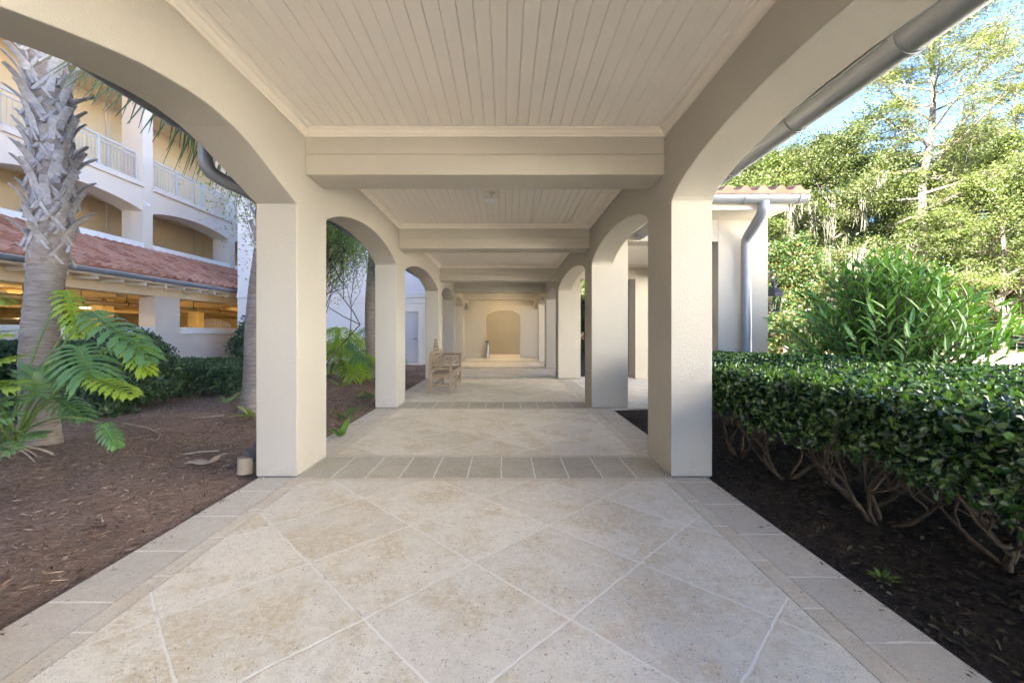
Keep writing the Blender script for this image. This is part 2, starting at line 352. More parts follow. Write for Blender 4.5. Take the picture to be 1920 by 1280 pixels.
def beadboard(mb, x0, x1, y0, y1, z, pitch=.094, g=.011, dp=.009, along='y'):
    a0, a1 = (x0, x1) if along == 'y' else (y0, y1); prof = []; a = a0
    while a < a1 - 1e-6:
        e = min(a + pitch, a1); prof += [(a, z), (e - g, z), (e - g * .5, z + dp)]; a = e
    prof.append((a1, z)); vs = []
    for u, zz in prof:
        vs += [(u, y0, zz), (u, y1, zz)] if along == 'y' else [(x0, u, zz), (x1, u, zz)]
    mb.add(vs, [(2 * i, 2 * i + 1, 2 * i + 3, 2 * i + 2) for i in range(len(prof) - 1)])
def tile_roof(mb, o, along, up, length, slope, pitch=.27, course=.36, h=.06, lift=.028):
    o = Vector(o); along = Vector(along).normalized(); up = Vector(up).normalized(); nrm = along.cross(up).normalized()
    if nrm.z < 0: nrm = -nrm
    nb = max(1, round(length / pitch)); pitch = length / nb; nc = max(1, round(slope / course)); course = slope / nc
    us = [0, .1, .2, .3, .4, .5, .6, .8, 1.]
    hh = [h * math.sin(math.pi * min(u, .6) / .6) if u <= .6 else -.015 * math.sin(math.pi * (u - .6) / .4) for u in us]
    for j in range(nc):
        for i in range(nb):
            vs = []; jit = random.uniform(-.004, .004)
            for u, z in zip(us, hh):
                p = o + along * (i + u) * pitch; s0 = j * course - .02; s1 = (j + 1) * course + .01
                vs += [p + up * s0 + nrm * (z + lift + jit), p + up * s1 + nrm * (z + jit), p + up * (s0 + .004) + nrm * (z * .0 - .03 if j == 0 else z - .012)]
            k = len(us)
            mb.add(vs, [(3 * q, 3 * q + 3, 3 * q + 4, 3 * q + 1) for q in range(k - 1)] + [(3 * q + 2, 3 * q + 5, 3 * q + 3, 3 * q) for q in range(k - 1)])
def gutter(mb, a, b, r=.095, n=12):
    """open half-round trough along a->b with a rolled front lip and end caps"""
    a = Vector(a); b = Vector(b); d = (b - a).normalized(); s = d.cross(Vector((0, 0, 1))).normalized(); vs = []
    ring = [(math.cos(math.pi + math.pi * i / n) * r, math.sin(math.pi + math.pi * i / n) * r) for i in range(n + 1)] + [(math.cos(-math.pi * i / n) * (r - .008), math.sin(-math.pi * i / n) * (r - .008)) for i in range(n + 1)]
    k = len(ring)
    for p in (a, b): vs += [p + s * x + Vector((0, 0, z)) for x, z in ring]
    mb.add(vs, [(i, (i + 1) % k, k + (i + 1) % k, k + i) for i in range(k)] + [tuple(range(k // 2)), tuple(k + i for i in range(k // 2))])
    for sg in (-1, 1): mb.tube([a + s * sg * (r - .002) + Vector((0, 0, .004)), b + s * sg * (r - .002) + Vector((0, 0, .004))], .011, 8)
def gutter_strap(mb, c, d, r=.1):
    c = Vector(c); d = Vector(d).normalized(); s = d.cross(Vector((0, 0, 1))).normalized(); pts = [c + s * math.cos(t) * r + Vector((0, 0, math.sin(t) * r)) for t in np.linspace(math.pi * .98, 2.02 * math.pi, 13)]
    b = len(mb.v)
    for p in pts:
        q = (p - c).normalized() * .005
        mb.v += [tuple(p - d * .016), tuple(p + q - d * .016), tuple(p + q + d * .016), tuple(p + d * .016)]
    for i in range(len(pts) - 1):
        for j in range(4): mb.f.append((b + 4 * i + j, b + 4 * i + (j + 1) % 4, b + 4 * i + 4 + (j + 1) % 4, b + 4 * i + 4 + j))

walk = thing('covered_walkway', 'long cream stucco covered walkway with arched openings and beadboard ceiling over travertine paving', 'walkway', (-.18, 7, 0))
GAP = .012
def pillar(x0, x1, y0, y1, ztop=3.45, parent=walk):
    mb = MB(); mb.box(x0, x1, y0, y1, GAP, ztop); mb.build('pillar', M['wall'], parent, bevel=.007)
for i, y in enumerate(FR):
    pillar(XR, XR + TH if y not in (7.0, 11.4) else 2.03, y, y + PD if y not in (7., 11.4) else y + PD)
    pillar(XL - TH, XL, FL[i], FL[i] + PD)
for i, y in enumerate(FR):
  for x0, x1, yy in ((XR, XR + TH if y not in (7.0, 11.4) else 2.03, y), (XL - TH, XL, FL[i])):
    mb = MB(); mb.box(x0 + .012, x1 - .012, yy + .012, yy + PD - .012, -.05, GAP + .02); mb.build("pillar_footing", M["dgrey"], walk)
LB0 = [(1.35, 2.36), (1.42, 2.375), (1.52, 2.41), (1.68, 2.462), (1.9, 2.528), (2.13, 2.584), (2.43, 2.622), (2.6, 2.626), (2.78, 2.612), (3.0, 2.566), (3.19, 2.502), (3.4, 2.433), (3.6, 2.37), (3.65, 2.355)]
for i in range(len(FR)):
    a, b = FR[i] + PD, (FR[i + 1] if i + 1 < len(FR) else YEND)
    mb = MB(); arch_panel(mb, XR, XR + TH, a, b, arch_fn(a, b, .75), 3.45); mb.build('arch', M['wall'], walk, bevel=.007)
    a, b = FL[i] + PD, (FL[i + 1] if i + 1 < len(FL) else YEND)
    mb = MB(); arch_panel(mb, XL - TH, XL, a, b, interp_fn(LB0) if i == 0 else arch_fn(a, b, .35), 3.45, 36); mb.build('arch', M['wall'], walk, bevel=.007)
BY = [(y + .146, y + .146 + .385) for y in FR] 
for y0, y1 in BY:
    mb = MB(); mb.box(XL + .001, XR - .001, y0, y1, 2.66, 2.836); mb.box(XL + .001, XR - .001, y0 + .01, y1 - .01, 2.83, 2.85); mb.box(XL + .001, XR - .001, y0, y1, 2.844, 3.10)
    mb.build('beam', M['wall'], walk, bevel=.006)
spans = [(BY[i][1], BY[i + 1][0]) for i in range(len(BY) - 1)] + [(BY[-1][1], YEND)]
for y0, y1 in spans:
    mb = MB(); beadboard(mb, XL + .02, XR - .02, y0 + .01, y1 - .01, ZC); mb.build('ceiling_panel', M['ceil'], walk, recalc=False)
    mb = MB(); moulding(mb, XL, XR, y0, y1, [(.0, 2.996), (.014, 2.996), (.018, 3.012), (.030, 3.018), (.050, 3.044), (.066, 3.048), (.070, 3.072)]); mb.build('crown_moulding', M['trim'], walk, recalc=False)
# end wall with the segmental arch and the vestibule behind it
mb = MB(); mb.box(XL - TH, -.95, YEND, YEND + .3, 0.01, 3.45); mb.box(.75, XR + TH, YEND, YEND + .3, 0.01, 3.45)
mb.build('end_wall', M['wall'], walk, bevel=.006)
mb = MB(); arch_panel(mb, YEND, YEND + .3, -.95, .75, arch_fn(-.95, .75, .1, 2.05, .29), 3.45, 20, True); mb.build('end_arch', M['wall'], walk, bevel=.006)
mb = MB(); mb.box(-2.2, 2.6, 24.4, 24.6, 0, 3.1); mb.box(-2.2, -2.0, YEND + .302, 24.4, 0, 3.1); mb.box(2.4, 2.6, YEND + .302, 24.4, 0, 3.1); mb.build('vestibule_wall', M['wall'], walk)
mb = MB(); mb.box(-2.2, 2.6, YEND + .302, 24.6, 2.9, 3.05); mb.build('vestibule_ceiling', M['ceil'], walk)
# roof, soffit, fascia
EX0, EX1, EZ = -2.66, 2.30, 2.98
for sgn, ex in ((-1, EX0), (1, EX1)):
    inner = XL - TH if sgn < 0 else XR + TH
    ya, yb = YBEG - .3, (24.9 if sgn < 0 else 6.3)
    for (p, q) in ([(ya, yb)] if sgn < 0 else [(ya, 6.5), (12.6, 24.9)]):
        mb = MB(); mb.box(min(inner, ex - sgn * .10) + .002, max(inner, ex - sgn * .10) - .002, p, q, 2.94, 2.97); mb.build('soffit', M['trim'], walk)
        mb = MB(); mb.box(min(ex - sgn * .10, ex - sgn * .125), max(ex - sgn * .10, ex - sgn * .125), p, q, 2.94, 3.09); mb.build('fascia', M['trim'], walk)
    mb = MB(); rz = .30; run = abs(ex - (-.18)); sl_ = math.hypot(run, run * rz)
    tile_roof(mb, (ex, ya, 3.1), (0, 1, 0), (-sgn, 0, rz), (24.9 - ya), sl_, .30, .45); mb.build('roof', M['tile'], walk, recalc=False)
mb = MB(); mb.box(XL - TH, XR + TH, YBEG, 24.6, 3.452, 3.50); mb.build('roof_deck', M['dgrey'], walk)
GZ = 2.93
def eave_gutter(x, y0, y1, first, parent=walk, z=GZ):
    mb = MB(); gutter(mb, (x, y0, z), (x, y1, z)); g = mb.build('gutter', M['grey'], parent, smooth=50)
    y = first
    while y < y1:
        if y > y0:
            s = MB(); gutter_strap(s, (x, y, z), (0, 1, 0)); s.build('strap', M['grey'], g, smooth=40)
        y += .9
    return g
eave_gutter(2.21, YBEG, 7.0, 2.32 - 9 * .9, walk, 2.865); eave_gutter(2.19, 12.7, 24.9, 13)
gl = eave_gutter(-2.53, YBEG, 24.6, 2.35 - 9 * .9)
# downspout on the left front pillar
mb = MB(); X0 = -2.53
mb.tube([(X0, 3.58, GZ - .06), (X0, 3.58, 2.72), (X0 + .005, 3.585, 2.66), (X0 + .03, 3.61, 2.605), (X0 + .08, 3.67, 2.57), (X0 + .2, 3.84, 2.52), (X0 + .27, 3.93, 2.47), (X0 + .295, 3.965, 2.40), (X0 + .30, 3.97, 2.30), (X0 + .30, 3.97, .38)], .056, 14)
mb.build('downspout', M['grey'], walk, smooth=50)
mb = MB(); pts = [Vector((-2.235 - .09 * (1 - math.cos(a)), 3.96 - .15 * (1 - math.cos(a)), .33 - .21 * math.sin(a))) for a in np.linspace(0, math.pi / 2, 24)]
pts = [Vector((-2.23, 3.965, .40)), Vector((-2.232, 3.96, .36))] + pts
mb.tube(pts, [.064 + (.008 if i % 2 else -.003) for i in range(len(pts))], 14); mb.build('downspout_elbow', M['dgrey'], walk, smooth=25)
mb = MB(); mb.tube([(-2.325, 3.808, .13), (-2.327, 3.80, -.01)], .068, 14); mb.build('drain_adapter', M['tan'], walk, smooth=40)

# ------------------------------------------------------------------ side porch (wing on the right)
porch = thing('side_porch', 'cream stucco side porch with square openings and tiled roof behind the clipped hedge', 'porch', (3.2, 9.3, 0))
WY0, WY1, WX = 7.0, 12.0, 4.34
mb = MB(); mb.box(2.032, 3.52, WY0, WY0 + TH, 2.75, 3.2); mb.build('lintel', M['wall'], porch, bevel=.005)
def ppier(x0, x1, y0, y1, z1=3.2):
    mb = MB(); mb.box(x0, x1, y0, y1, GAP, z1); mb.build('pier', M['wall'], porch, bevel=.007)
ppier(3.52, WX, WY0, WY0 + .55); ppier(3.5, WX, 11.4, 12.0)
mb = MB(); mb.box(2.032, 3.5, 11.4, 11.4 + TH, 2.68, 3.2); mb.box(WX - TH, WX, WY0 + .552, 11.398, 2.68, 3.2); mb.build('lintel', M['wall'], porch, bevel=.005)
mb = MB(); beadboard(mb, 1.80, WX - TH, WY0 + TH + .002, 11.395, ZC, along='x'); mb.build('ceiling_panel', M['ceil'], porch, recalc=False)
mb = MB(); moulding(mb, 1.79, WX - TH - .001, WY0 + TH + .001, 11.399, [(.0, 2.996), (.014, 2.996), (.018, 3.012), (.050, 3.044), (.070, 3.072)]); mb.build('crown_moulding', M['trim'], porch, recalc=False)
mb = MB(); mb.box(2.45, 4.30, 6.46, WY0 - .002, 3.11, 3.14); mb.build('soffit', M['trim'], porch)
mb = MB(); mb.box(2.45, 4.30, 6.435, 6.46, 3.11, 3.29); mb.build('fascia', M['trim'], porch)
mb = MB(); gutter(mb, (2.45, 6.33, 3.27), (4.49, 6.33, 3.27), .098); g = mb.build('gutter', M['grey'], porch, smooth=50)
for xx in (2.75, 3.55, 4.36):
    s = MB(); gutter_strap(s, (xx, 6.33, 3.27), (1, 0, 0), .103); s.build('strap', M['grey'], g, smooth=40)
mb = MB(); mb.tube([(3.86, 6.33, 3.20), (3.86, 6.33, 3.13), (3.862, 6.345, 3.07), (3.868, 6.40, 3.01), (3.89, 6.62, 2.89), (3.905, 6.80, 2.80), (3.91, 6.86, 2.74), (3.91, 6.875, 2.66), (3.91, 6.875, .02)], .08, 16); mb.build('downspout', M['grey'], porch, smooth=50)
mb = MB(); tile_roof(mb, (2.2, 6.35, 3.36), (1, 0, 0), (0, 1, .29), 2.36, 3.3, .27, .40); tile_roof(mb, (2.2, 12.65, 3.36), (1, 0, 0), (0, -1, .29), 2.36, 3.3, .27, .40); mb.build('roof', M['tile'], porch, recalc=False)
mb = MB(); mb.box(1.79, WX, WY0 + .002, 11.99, 3.202, 3.28); mb.build('roof_deck', M['dgrey'], porch)

# wall lantern on the porch corner
lan = thing('wall_lantern', 'black iron wall lantern with clear glass on the outer corner of the side porch', 'lantern', (4.62, 7.28, 2.0))
lc = Vector((4.62, 7.28, 0))
mb = MB(); zb = 1.60
mb.lathe(lc, [(.0, zb), (.092, zb), (.092, zb + .02), (0, zb + .02)], 6)
for k in range(6):
    a = math.pi / 3 * k; mb.bar(lc + Vector((math.cos(a) * .088, math.sin(a) * .088, zb + .02)), lc + Vector((math.cos(a) * .122, math.sin(a) * .122, zb + .275)), .016, .016, (math.cos(a), math.sin(a), 0))
mb.build('cage', M['iron'], lan)
mb = MB(); mb.lathe(lc, [(.0, zb + .26), (.15, zb + .265), (.152, zb + .285), (.165, zb + .29), (.165, zb + .315), (.145, zb + .325), (.075, zb + .405), (.045, zb + .415), (.04, zb + .455), (.058, zb + .465), (.058, zb + .475), (.03, zb + .50), (.018, zb + .54), (0, zb + .55)], 6)
mb.build('lamp_hood', M['iron'], lan)
mb = MB(); mb.lathe(lc, [(.083, zb + .021), (.116, zb + .262)], 6); mb.build('pane', M['glass'], lan)
mb = MB(); mb.tube([lc + Vector((0, 0, zb + .05)), lc + Vector((0, 0, zb + .13))], .014, 8); mb.build('candle', M['white'], lan, smooth=40)
mb = MB(); th = np.linspace(0, 1, 22); pts = [lc + Vector((-.01, 0, zb + .62)) + Vector((math.cos(.2 + 4.6 * t) * (.03 + .055 * t) , 0, math.sin(.2 + 4.6 * t) * (.03 + .055 * t))) for t in th]
pts = [lc + Vector((.015 + .012, 0, zb + .60))] + [lc + Vector((0, 0, zb + .62)) + Vector((math.cos(a) * r, 0, math.sin(a) * r)) for a, r in zip(np.linspace(-1.6, -1.6 + 5.0, 24), np.linspace(.03, .10, 24))]
mb.tube([lc + Vector((0, 0, zb + .54)), lc + Vector((.0, 0, zb + .59))] + pts + [(4.36, 7.28, zb + .50), (4.345, 7.28, zb + .44)], .011, 8); mb.build('scroll_bracket', M['iron'], lan, smooth=50)
mb = MB(); mb.box(4.341, 4.36, 7.22, 7.34, zb + .22, zb + .52); mb.build('wall_plate', M['iron'], lan, bevel=.006)

# ceiling lights
cl = thing('ceiling_light', 'small white round light hanging from the beadboard ceiling beyond the first beam', 'ceiling light', (-.17, 5.5, ZC))
mb = MB(); mb.lathe((-.17, 5.5, 2.95), [(0, -.022), (.06, -.018), (.095, -.004), (.10, .008), (.06, .022), (0, .024)], 24); mb.build('lamp_shade', M['lampoff'], cl, smooth=50)
mb = MB(); mb.tube([(-.17, 5.5, 2.97), (-.17, 5.5, ZC - .012)], .008, 8); mb.lathe((-.17, 5.5, ZC), [(0, -.016), (.035, -.014), (.04, .002)], 16); mb.build('stem', M['trim'], cl, smooth=50)
vl = thing('ceiling_light', 'lit warm round lamp on the vestibule ceiling beyond the far arch', 'ceiling light', (-.1, 22.6, 2.9))
mb = MB(); mb.lathe((-.1, 22.6, 2.9), [(0, -.07), (.10, -.06), (.15, -.02), (.15, -.001)], 20); mb.build('lamp_shade', M['lamp2'], vl, smooth=50)
for yy, lab in ((16.7, 'lit warm round ceiling light in the bay before the last beam'), (19.7, 'lit warm round ceiling light nearest the far arch')):
    q = thing('ceiling_light', lab, 'ceiling light', (-.17, yy, ZC)); mb = MB(); mb.lathe((-.17, yy, 2.96), [(0, -.03), (.06, -.024), (.095, -.006), (.10, .008), (.06, .022), (0, .024)], 24); mb.build('lamp_shade', M['lamp2'], q, smooth=50)
    mb = MB(); mb.tube([(-.17, yy, 2.97), (-.17, yy, ZC - .012)], .008, 8); mb.build('stem', M['trim'], q, smooth=50)
bn = thing('ash_bin', 'slim grey metal ash bin standing at the left side of the far arch', 'ash bin', (-.86, 20.6, 0))
mb = MB(); mb.lathe((-.86, 20.7, 0), [(0, 0.002), (.10, .002), (.10, .05), (.075, .06), (.075, .62), (.0, .63)], 18); mb.build('body', M['steel'], bn, smooth=40)
mb = MB(); mb.lathe((-.86, 20.7, 0), [(0, .63), (.03, .63), (.03, .74), (.09, .75), (.075, .84), (.0, .88)], 18); mb.build('lid', M['dgrey'], bn, smooth=40)

# ------------------------------------------------------------------ floor
def sheet(name, x0, x1, y0, y1, z, mat, parent=None):
    mb = MB(); mb.box(x0, x1, y0, y1, z - .12, z); o = mb.build(name, mat, parent); return o
FX0, FX1, NX0, NX1 = -2.125, 1.745, -1.71, 1.345
ycuts = []; prev = YBEG - 2.0
class FB(MB):
    def box(s, x0, x1, y0, y1, z0, z1, skip='', g=.0028): return MB.box(s, x0 + g, x1 - g, y0 + g, y1 - g, z0, z1 + random.uniform(-.0012, .0012), skip)
fl = {'floor': FB(), 'floor_edge_border': FB(), 'floor_slim_border': FB(), 'floor_cross_band': FB()}
for i, y in enumerate(FR + [YEND]):
    ye = y + PD if y != YEND else 24.4
    fl['floor'].box(NX0, NX1, prev, y - .075, -.12, 0)
    fl['floor_slim_border'].box(NX0 - .105, NX0, prev, y - .075, -.12, 0); fl['floor_slim_border'].box(NX1, NX1 + .105, prev, y - .075, -.12, 0)
    fl['floor_edge_border'].box(FX0, NX0 - .105, prev, y, -.12, 0); fl['floor_edge_border'].box(NX1 + .105, FX1, prev, y, -.12, 0)
    if y != YEND:
        fl['floor_slim_border'].box(NX0 - .105, NX1 + .105, y - .075, y, -.12, 0); fl['floor_slim_border'].box(NX0 - .105, NX1 + .105, ye, ye + .075, -.12, 0)
        fl['floor_cross_band'].box(FX0, FX1, y, ye, -.12, 0)
        fl['floor_edge_border'].box(FX0, NX0 - .105, ye, ye + .075, -.12, 0); fl['floor_edge_border'].box(NX1 + .105, FX1, ye, ye + .075, -.12, 0)
    else:
        fl['floor'].box(NX0, NX1, y - .075, ye, -.12, 0)
    prev = ye + .075
fl['floor'].box(FX1, WX, WY0, WY1, -.12, 0)
fl['floor_grout'] = MB().box(FX0 + .01, FX1 - .01, YBEG - 2, 24.4, -.13, -.006)
for k, mm in (('floor', 'field'), ('floor_edge_border', 'edge'), ('floor_slim_border', 'slim'), ('floor_cross_band', 'rows'), ('floor_grout', 'grout')):
    tag(fl[k].build(k, M[mm]), kind='structure')

# ------------------------------------------------------------------ ground
def bumps(x, y, s=1.): return .02 * math.sin(1.3 * x + .7 * y) + .015 * math.sin(2.9 * y - 1.7 * x) + .008 * math.sin(6.1 * x + 4.3 * y)
def bed(name, x0, x1, y0, y1, mat, step=.14, hf=None, z=-.03):
    nx, ny = int((x1 - x0) / step) + 1, int((y1 - y0) / step) + 1
    xs = np.linspace(x0, x1, nx); ys = np.linspace(y0, y1, ny); Xg, Yg = np.meshgrid(xs, ys)
    Z = np.vectorize(hf or (lambda x, y: z + bumps(x, y)))(Xg, Yg)
    V = np.stack([Xg, Yg, Z], -1).reshape(-1, 3); i = (np.arange(ny - 1)[:, None] * nx + np.arange(nx - 1)[None, :]).reshape(-1, 1)
    me = np_mesh(name, V, i + np.array([[0, 1, nx + 1, nx]]), mat); me.polygons.foreach_set('use_smooth', [True] * len(me.polygons))
    return tag(link(name, me), kind='structure')
def lz(x, y): # left bed: level by the paving, swelling gently in the middle
    t = min(1, max(0, (-2.13 - x) / 2.2)); return -.035 + .9 * bumps(x, y) * t + .07 * t * t
def rz(x, y): t = min(1, max(0, (x - 1.745) / 1.5)); return -.035 + .6 * bumps(x, y) * t + .03 * t
gm = MB(); gm.add([(-300, -300, -.20), (500, -300, -.20), (500, 600, -.20), (-300, 600, -.20)], [(0, 1, 2, 3)]); tag(gm.build('ground', M['soil']), kind='structure')
bed('mulch_bed', -11.68, -2.127, -9, 16.78, M['mulch'], .14, lz)
bed('planting_bed', 1.747, 9.5, -9, 6.99, M['litter'], .14, rz)
bed('planting_bed', 1.747, 9.5, 12.02, 26, M['litter'], .3, rz)
fm = MB(); fm.add([(-40, -60, -.07), (9.4, -60, -.07), (9.4, -9.05, -.07), (-40, -9.05, -.07)], [(0, 1, 2, 3)]); tag(fm.build('bounce_forecourt', M['drive']), kind='structure')  # pale paving added behind the camera to bounce sun into the walkway
fm = MB(); fm.add([(-2.1, -9.05, -.07), (1.73, -9.05, -.07), (1.73, -1.8, -.07), (-2.1, -1.8, -.07)], [(0, 1, 2, 3)]); tag(fm.build('path', M['drive']), kind='structure')
dm = MB(); dm.add([(9.5, -30, -.06), (80, -30, -.06), (80, 23.2, -.06), (9.5, 26.5, -.06)], [(0, 1, 2, 3)]); tag(dm.build('driveway', M['drive']), kind='structure')
bed('pine_straw_bank', 4, 90, 24.2, 60, M['straw'], 1.2, lambda x, y: -.16 + .05 * (y - 24) * .6 + .25 * bumps(x * .4, y * .5) * 4)
# shredded bark and fallen leaves lying on the beds
def scatter(name, n, x0, x1, y0, y1, hf, mat, l, w, label, yd=1.0, tilt=.35):
    x = RNG.uniform(x0, x1, n); y = y0 + (y1 - y0) * RNG.uniform(0, 1, n) ** yd
    z = np.array([hf(a, b) for a, b in zip(x, y)]) + .004; a = RNG.uniform(0, 2 * math.pi, n)
    D = np.stack([np.cos(a), np.sin(a), RNG.normal(0, tilt * .5, n)], 1); N = np.stack([RNG.normal(0, tilt, n), RNG.normal(0, tilt, n), np.ones(n)], 1)
    L = RNG.uniform(.4, 1.2, n) * l; W = RNG.uniform(.5, 1.1, n) * w
    V, F = leaves_np(np.stack([x, y, z], 1), D, N, L, W, 'diamond' if w < .02 else 'oval', .2)
    o = link(name, np_mesh(name, V, F, mat)); return tag(o, label, None, None, 'stuff')
scatter('bark_chips', 46000, -7.5, -2.2, .9, 11, lz, M['chip'], .075, .011, 'reddish brown shredded bark on the bed left of the paving', 1.5)
scatter('bark_chips', 5000, -4.6, -2.16, 4.0, 16, lz, M['chip'], .09, .014, 'shredded bark between the left pillars', 1.)
scatter('bark_chips', 260, -2.2, -2.02, .9, 8, lambda a, b: .002 if a > -2.125 else lz(a, b), M['chip'], .05, .010, 'bark crumbs spilling over the left paving edge')
scatter('bark_chips', 160, 1.66, 1.82, .9, 7, lambda a, b: .002 if a < 1.745 else rz(a, b), M['lchip'], .045, .009, 'dark crumbs spilling over the right paving edge')
scatter('fallen_leaves', 9000, 1.78, 5.5, .9, 6.9, rz, M['lchip'], .055, .024, 'dark fallen leaves under the clipped hedge', 1.4, .5)
scatter('bark_chips', 14000, 1.76, 4.2, .9, 6.9, rz, M['lchip'], .06, .009, 'dark fine bark under the clipped hedge', 1.5)

# ------------------------------------------------------------------ apartment building on the left
ap = thing('apartment_building', 'cream apartment building with arched balconies above a tiled garage roof, left of the walkway', 'building', (-14, 10, 0))
FXB, BT, P0, PW, PITCH = -14., .82, 16.39, .47, 5.11
ks = range(-7, 4); ylo, yhi = P0 + PITCH * ks[0], P0 + PITCH * ks[-1] + PW
for k in ks:
    y = P0 + PITCH * k
    mb = MB(); mb.box(FXB - BT, FXB, y, y + PW, 3.9, 17.2); mb.build('pier', M['bwall'], ap, bevel=.008)
    if k == ks[-1]: continue
    a, b = y + PW + .002, y + PITCH - .002
    mb = MB(); arch_panel(mb, FXB - BT, FXB - .004, a, b, arch_fn(a, b, .25, 5.93, .30), 6.84, 24); mb.build('arch', M['bwall'], ap, bevel=.008)
    mb = MB(); mb.box(FXB - BT - .02, FXB - .004, a, b, 4.0, 4.50); mb.box(FXB - .5, FXB + .06, a, b, 4.50, 4.70); mb.build('sill', M['white'], ap, bevel=.006)
    for zl in (7.0, 11.25, 14.7):
        mb = MB(); mb.box(FXB - BT, FXB + .10, a, b, zl - .16, zl + .02); mb.build('ledge', M['bwall'], ap, bevel=.015)
        if zl > 7: mb = MB(); mb.box(FXB - BT, FXB - .004, a, b, zl - .85, zl - .162); mb.build('spandrel', M['bwall'], ap)
        if -6 <= k <= 2:
            rb = MB(); xr = FXB - .22
            rb.box(xr - .025, xr + .025, a, b, zl + 1.13, zl + 1.19); rb.box(xr - .02, xr + .02, a, b, zl + .98, zl + 1.02); rb.box(xr - .02, xr + .02, a, b, zl + .12, zl + .16)
            n = 33
            for i in range(n): yy = a + (b - a) * (i + .5) / n; rb.box(xr - .008, xr + .008, yy - .008, yy + .008, zl + .16, zl + .98)
            ro = rb.build('railing', M['rail'], ap, recalc=False)
            for yy in (a + .05, a + (b - a) * .32, a + (b - a) * .66, b - .05):
                pm_ = MB(); pm_.box(xr - .034, xr + .034, yy - .034, yy + .034, zl + .02, zl + 1.15); pm_.build('post', M['rail'], ro, recalc=False)
mb = MB(); mb.box(FXB - BT, FXB - .003, ylo, yhi, 16.3, 17.19); mb.build('parapet', M['bwall'], ap)
for z in (4.0, 6.72, 11.0, 14.45, 17.0):
    mb = MB(); mb.box(-16.9, FXB - BT - .004, ylo, yhi, z, z + .18); mb.build('floor_slab', M['btan'], ap)
mb = MB(); mb.box(-30, -16.9, ylo, yhi, 3.95, 18.4); mb.build('wall', M['btan'], ap)
mb = MB()
for k in ks: mb.box(-16.905, -16.86, P0 + PITCH * k + 1.55, P0 + PITCH * k + 1.70, 4.2, 16)
mb.build('wall_rib', M['bwall'], ap, recalc=False)
for k in (-2, -1, 1, 2):
    y = P0 + PITCH * k + 2.3
    for z in (4.2, 6.92):
        mb = MB(); mb.box(-16.899, -16.86, y, y + 1.0, z, z + 2.1); mb.build('door', M['btan'], ap, bevel=.01)
mb = MB(); mb.box(-30, FXB, yhi, yhi + .3, 0, 17.19); mb.build('end_wall', M['bwall'], ap)
mb = MB(); mb.box(FXB + .001, FXB + .05, 16.48, 16.66, 6.16, 6.30); mb.build('alarm_sounder', M['white'], ap, bevel=.01)
# garage level
ry0, ry1 = -19, 28.
mb = MB(); e = Vector((-11.02, ry0, 3.02)); tile_roof(mb, (-11.02, -4, 3.04), (0, 1, 0), (-1, 0, .482), ry1 + 4, math.hypot(2.98, 2.98 * .482), .335, .37, .075, .035); mb.build('tile_roof', M['tile'], ap, recalc=False)
mb = MB(); mb.add([(-11.02, ry0, 3.0), (-11.02, ry1, 3.0), (-13.99, ry1, 4.42), (-13.99, ry0, 4.42)], [(0, 1, 2, 3)]); mb.build('roof_deck', M['dgrey'], ap)
mb = MB(); mb.box(FXB + .002, FXB + .03, ry0, ry1, 4.36, 4.52); mb.build('flashing', M['grey'], ap)
mb = MB(); gutter(mb, (-10.92, ry0, 2.93), (-10.92, ry1, 2.93), .10); g = mb.build('gutter', M['grey'], ap, smooth=50)
for y in np.arange(8.2, 28, 1.25):
    s = MB(); gutter_strap(s, (-10.92, y, 2.93), (0, 1, 0), .106); s.build('strap', M['grey'], g, smooth=40)
mb = MB(); mb.box(-11.72, -11.03, ry0, ry1, 2.78, 2.81); mb.build('soffit', M['btan'], ap)
mb = MB(); mb.box(-11.05, -11.02, ry0, ry1, 2.81, 2.99); mb.build('fascia', M['white'], ap)
rt = MB(); rt.box(-11.70, -11.06, -.04, .04, 2.70, 2.779); rtm = rt.mesh('rafter_tail', M['white'], None, True)
for y in np.arange(7.6, 27.6, .78):
    o = link('rafter_tail', rtm, ap); o.location = (0, y, 0)
mb = MB(); mb.box(-12.25, -11.70, ry0, ry1, 2.46, 2.775); mb.build('garage_beam', M['btan'], ap, bevel=.008)
for y in [14.18 + 6.22 * k for k in range(-5, 3)]:
    mb = MB(); mb.box(-12.252, -11.697, y, y + 1.07, -.1, 2.459); mb.build('garage_column', M['bwall'], ap, bevel=.008)
    mb = MB(); mb.box(-11.95, -11.74, y + 1.072, y + 6.218, -.1, 1.20); mb.build('low_wall', M['bwall'], ap)
    mb = MB(); mb.box(-11.99, -11.69, y + 1.072, y + 6.218, 1.20, 1.43); mb.build('wall_cap', M['white'], ap, bevel=.006)
mb = MB(); mb.box(-29.5, -12.252, ry0, 30, 2.62, 2.85); mb.build('garage_ceiling', M['conc'], ap)
mb = MB(); mb.box(-29.5, -12.0, ry0, 30, -.18, -.02); mb.build('garage_floor', M['gfloor'], ap)
mb = MB(); mb.box(-29.8, -29.5, ry0, 30, -.2, 2.85); mb.build('garage_back_wall', M['conc'], ap)
mb = MB(); mb.box(-29.5, -22.2, 29.7, 30, -.1, 2.62); mb.box(-19.2, -12, 29.7, 30, -.1, 2.62); mb.box(-22.2, -19.2, 29.7, 30, -.1, 1.45)
arch_panel(mb, 29.7, 30, -22.2, -19.2, arch_fn(-22.2, -19.2, .5, 1.75, .45), 2.62, 14, True); mb.build('garage_end_wall', M['conc'], ap, recalc=False)
mb = MB()
for x in np.linspace(-22.1, -19.3, 9): mb.box(x - .03, x + .03, 29.82, 29.88, 1.45, 2.2)
mb.box(-22.2, -19.2, 29.83, 29.87, 1.78, 1.84); mb.build('window_grille', M['white'], ap, recalc=False)
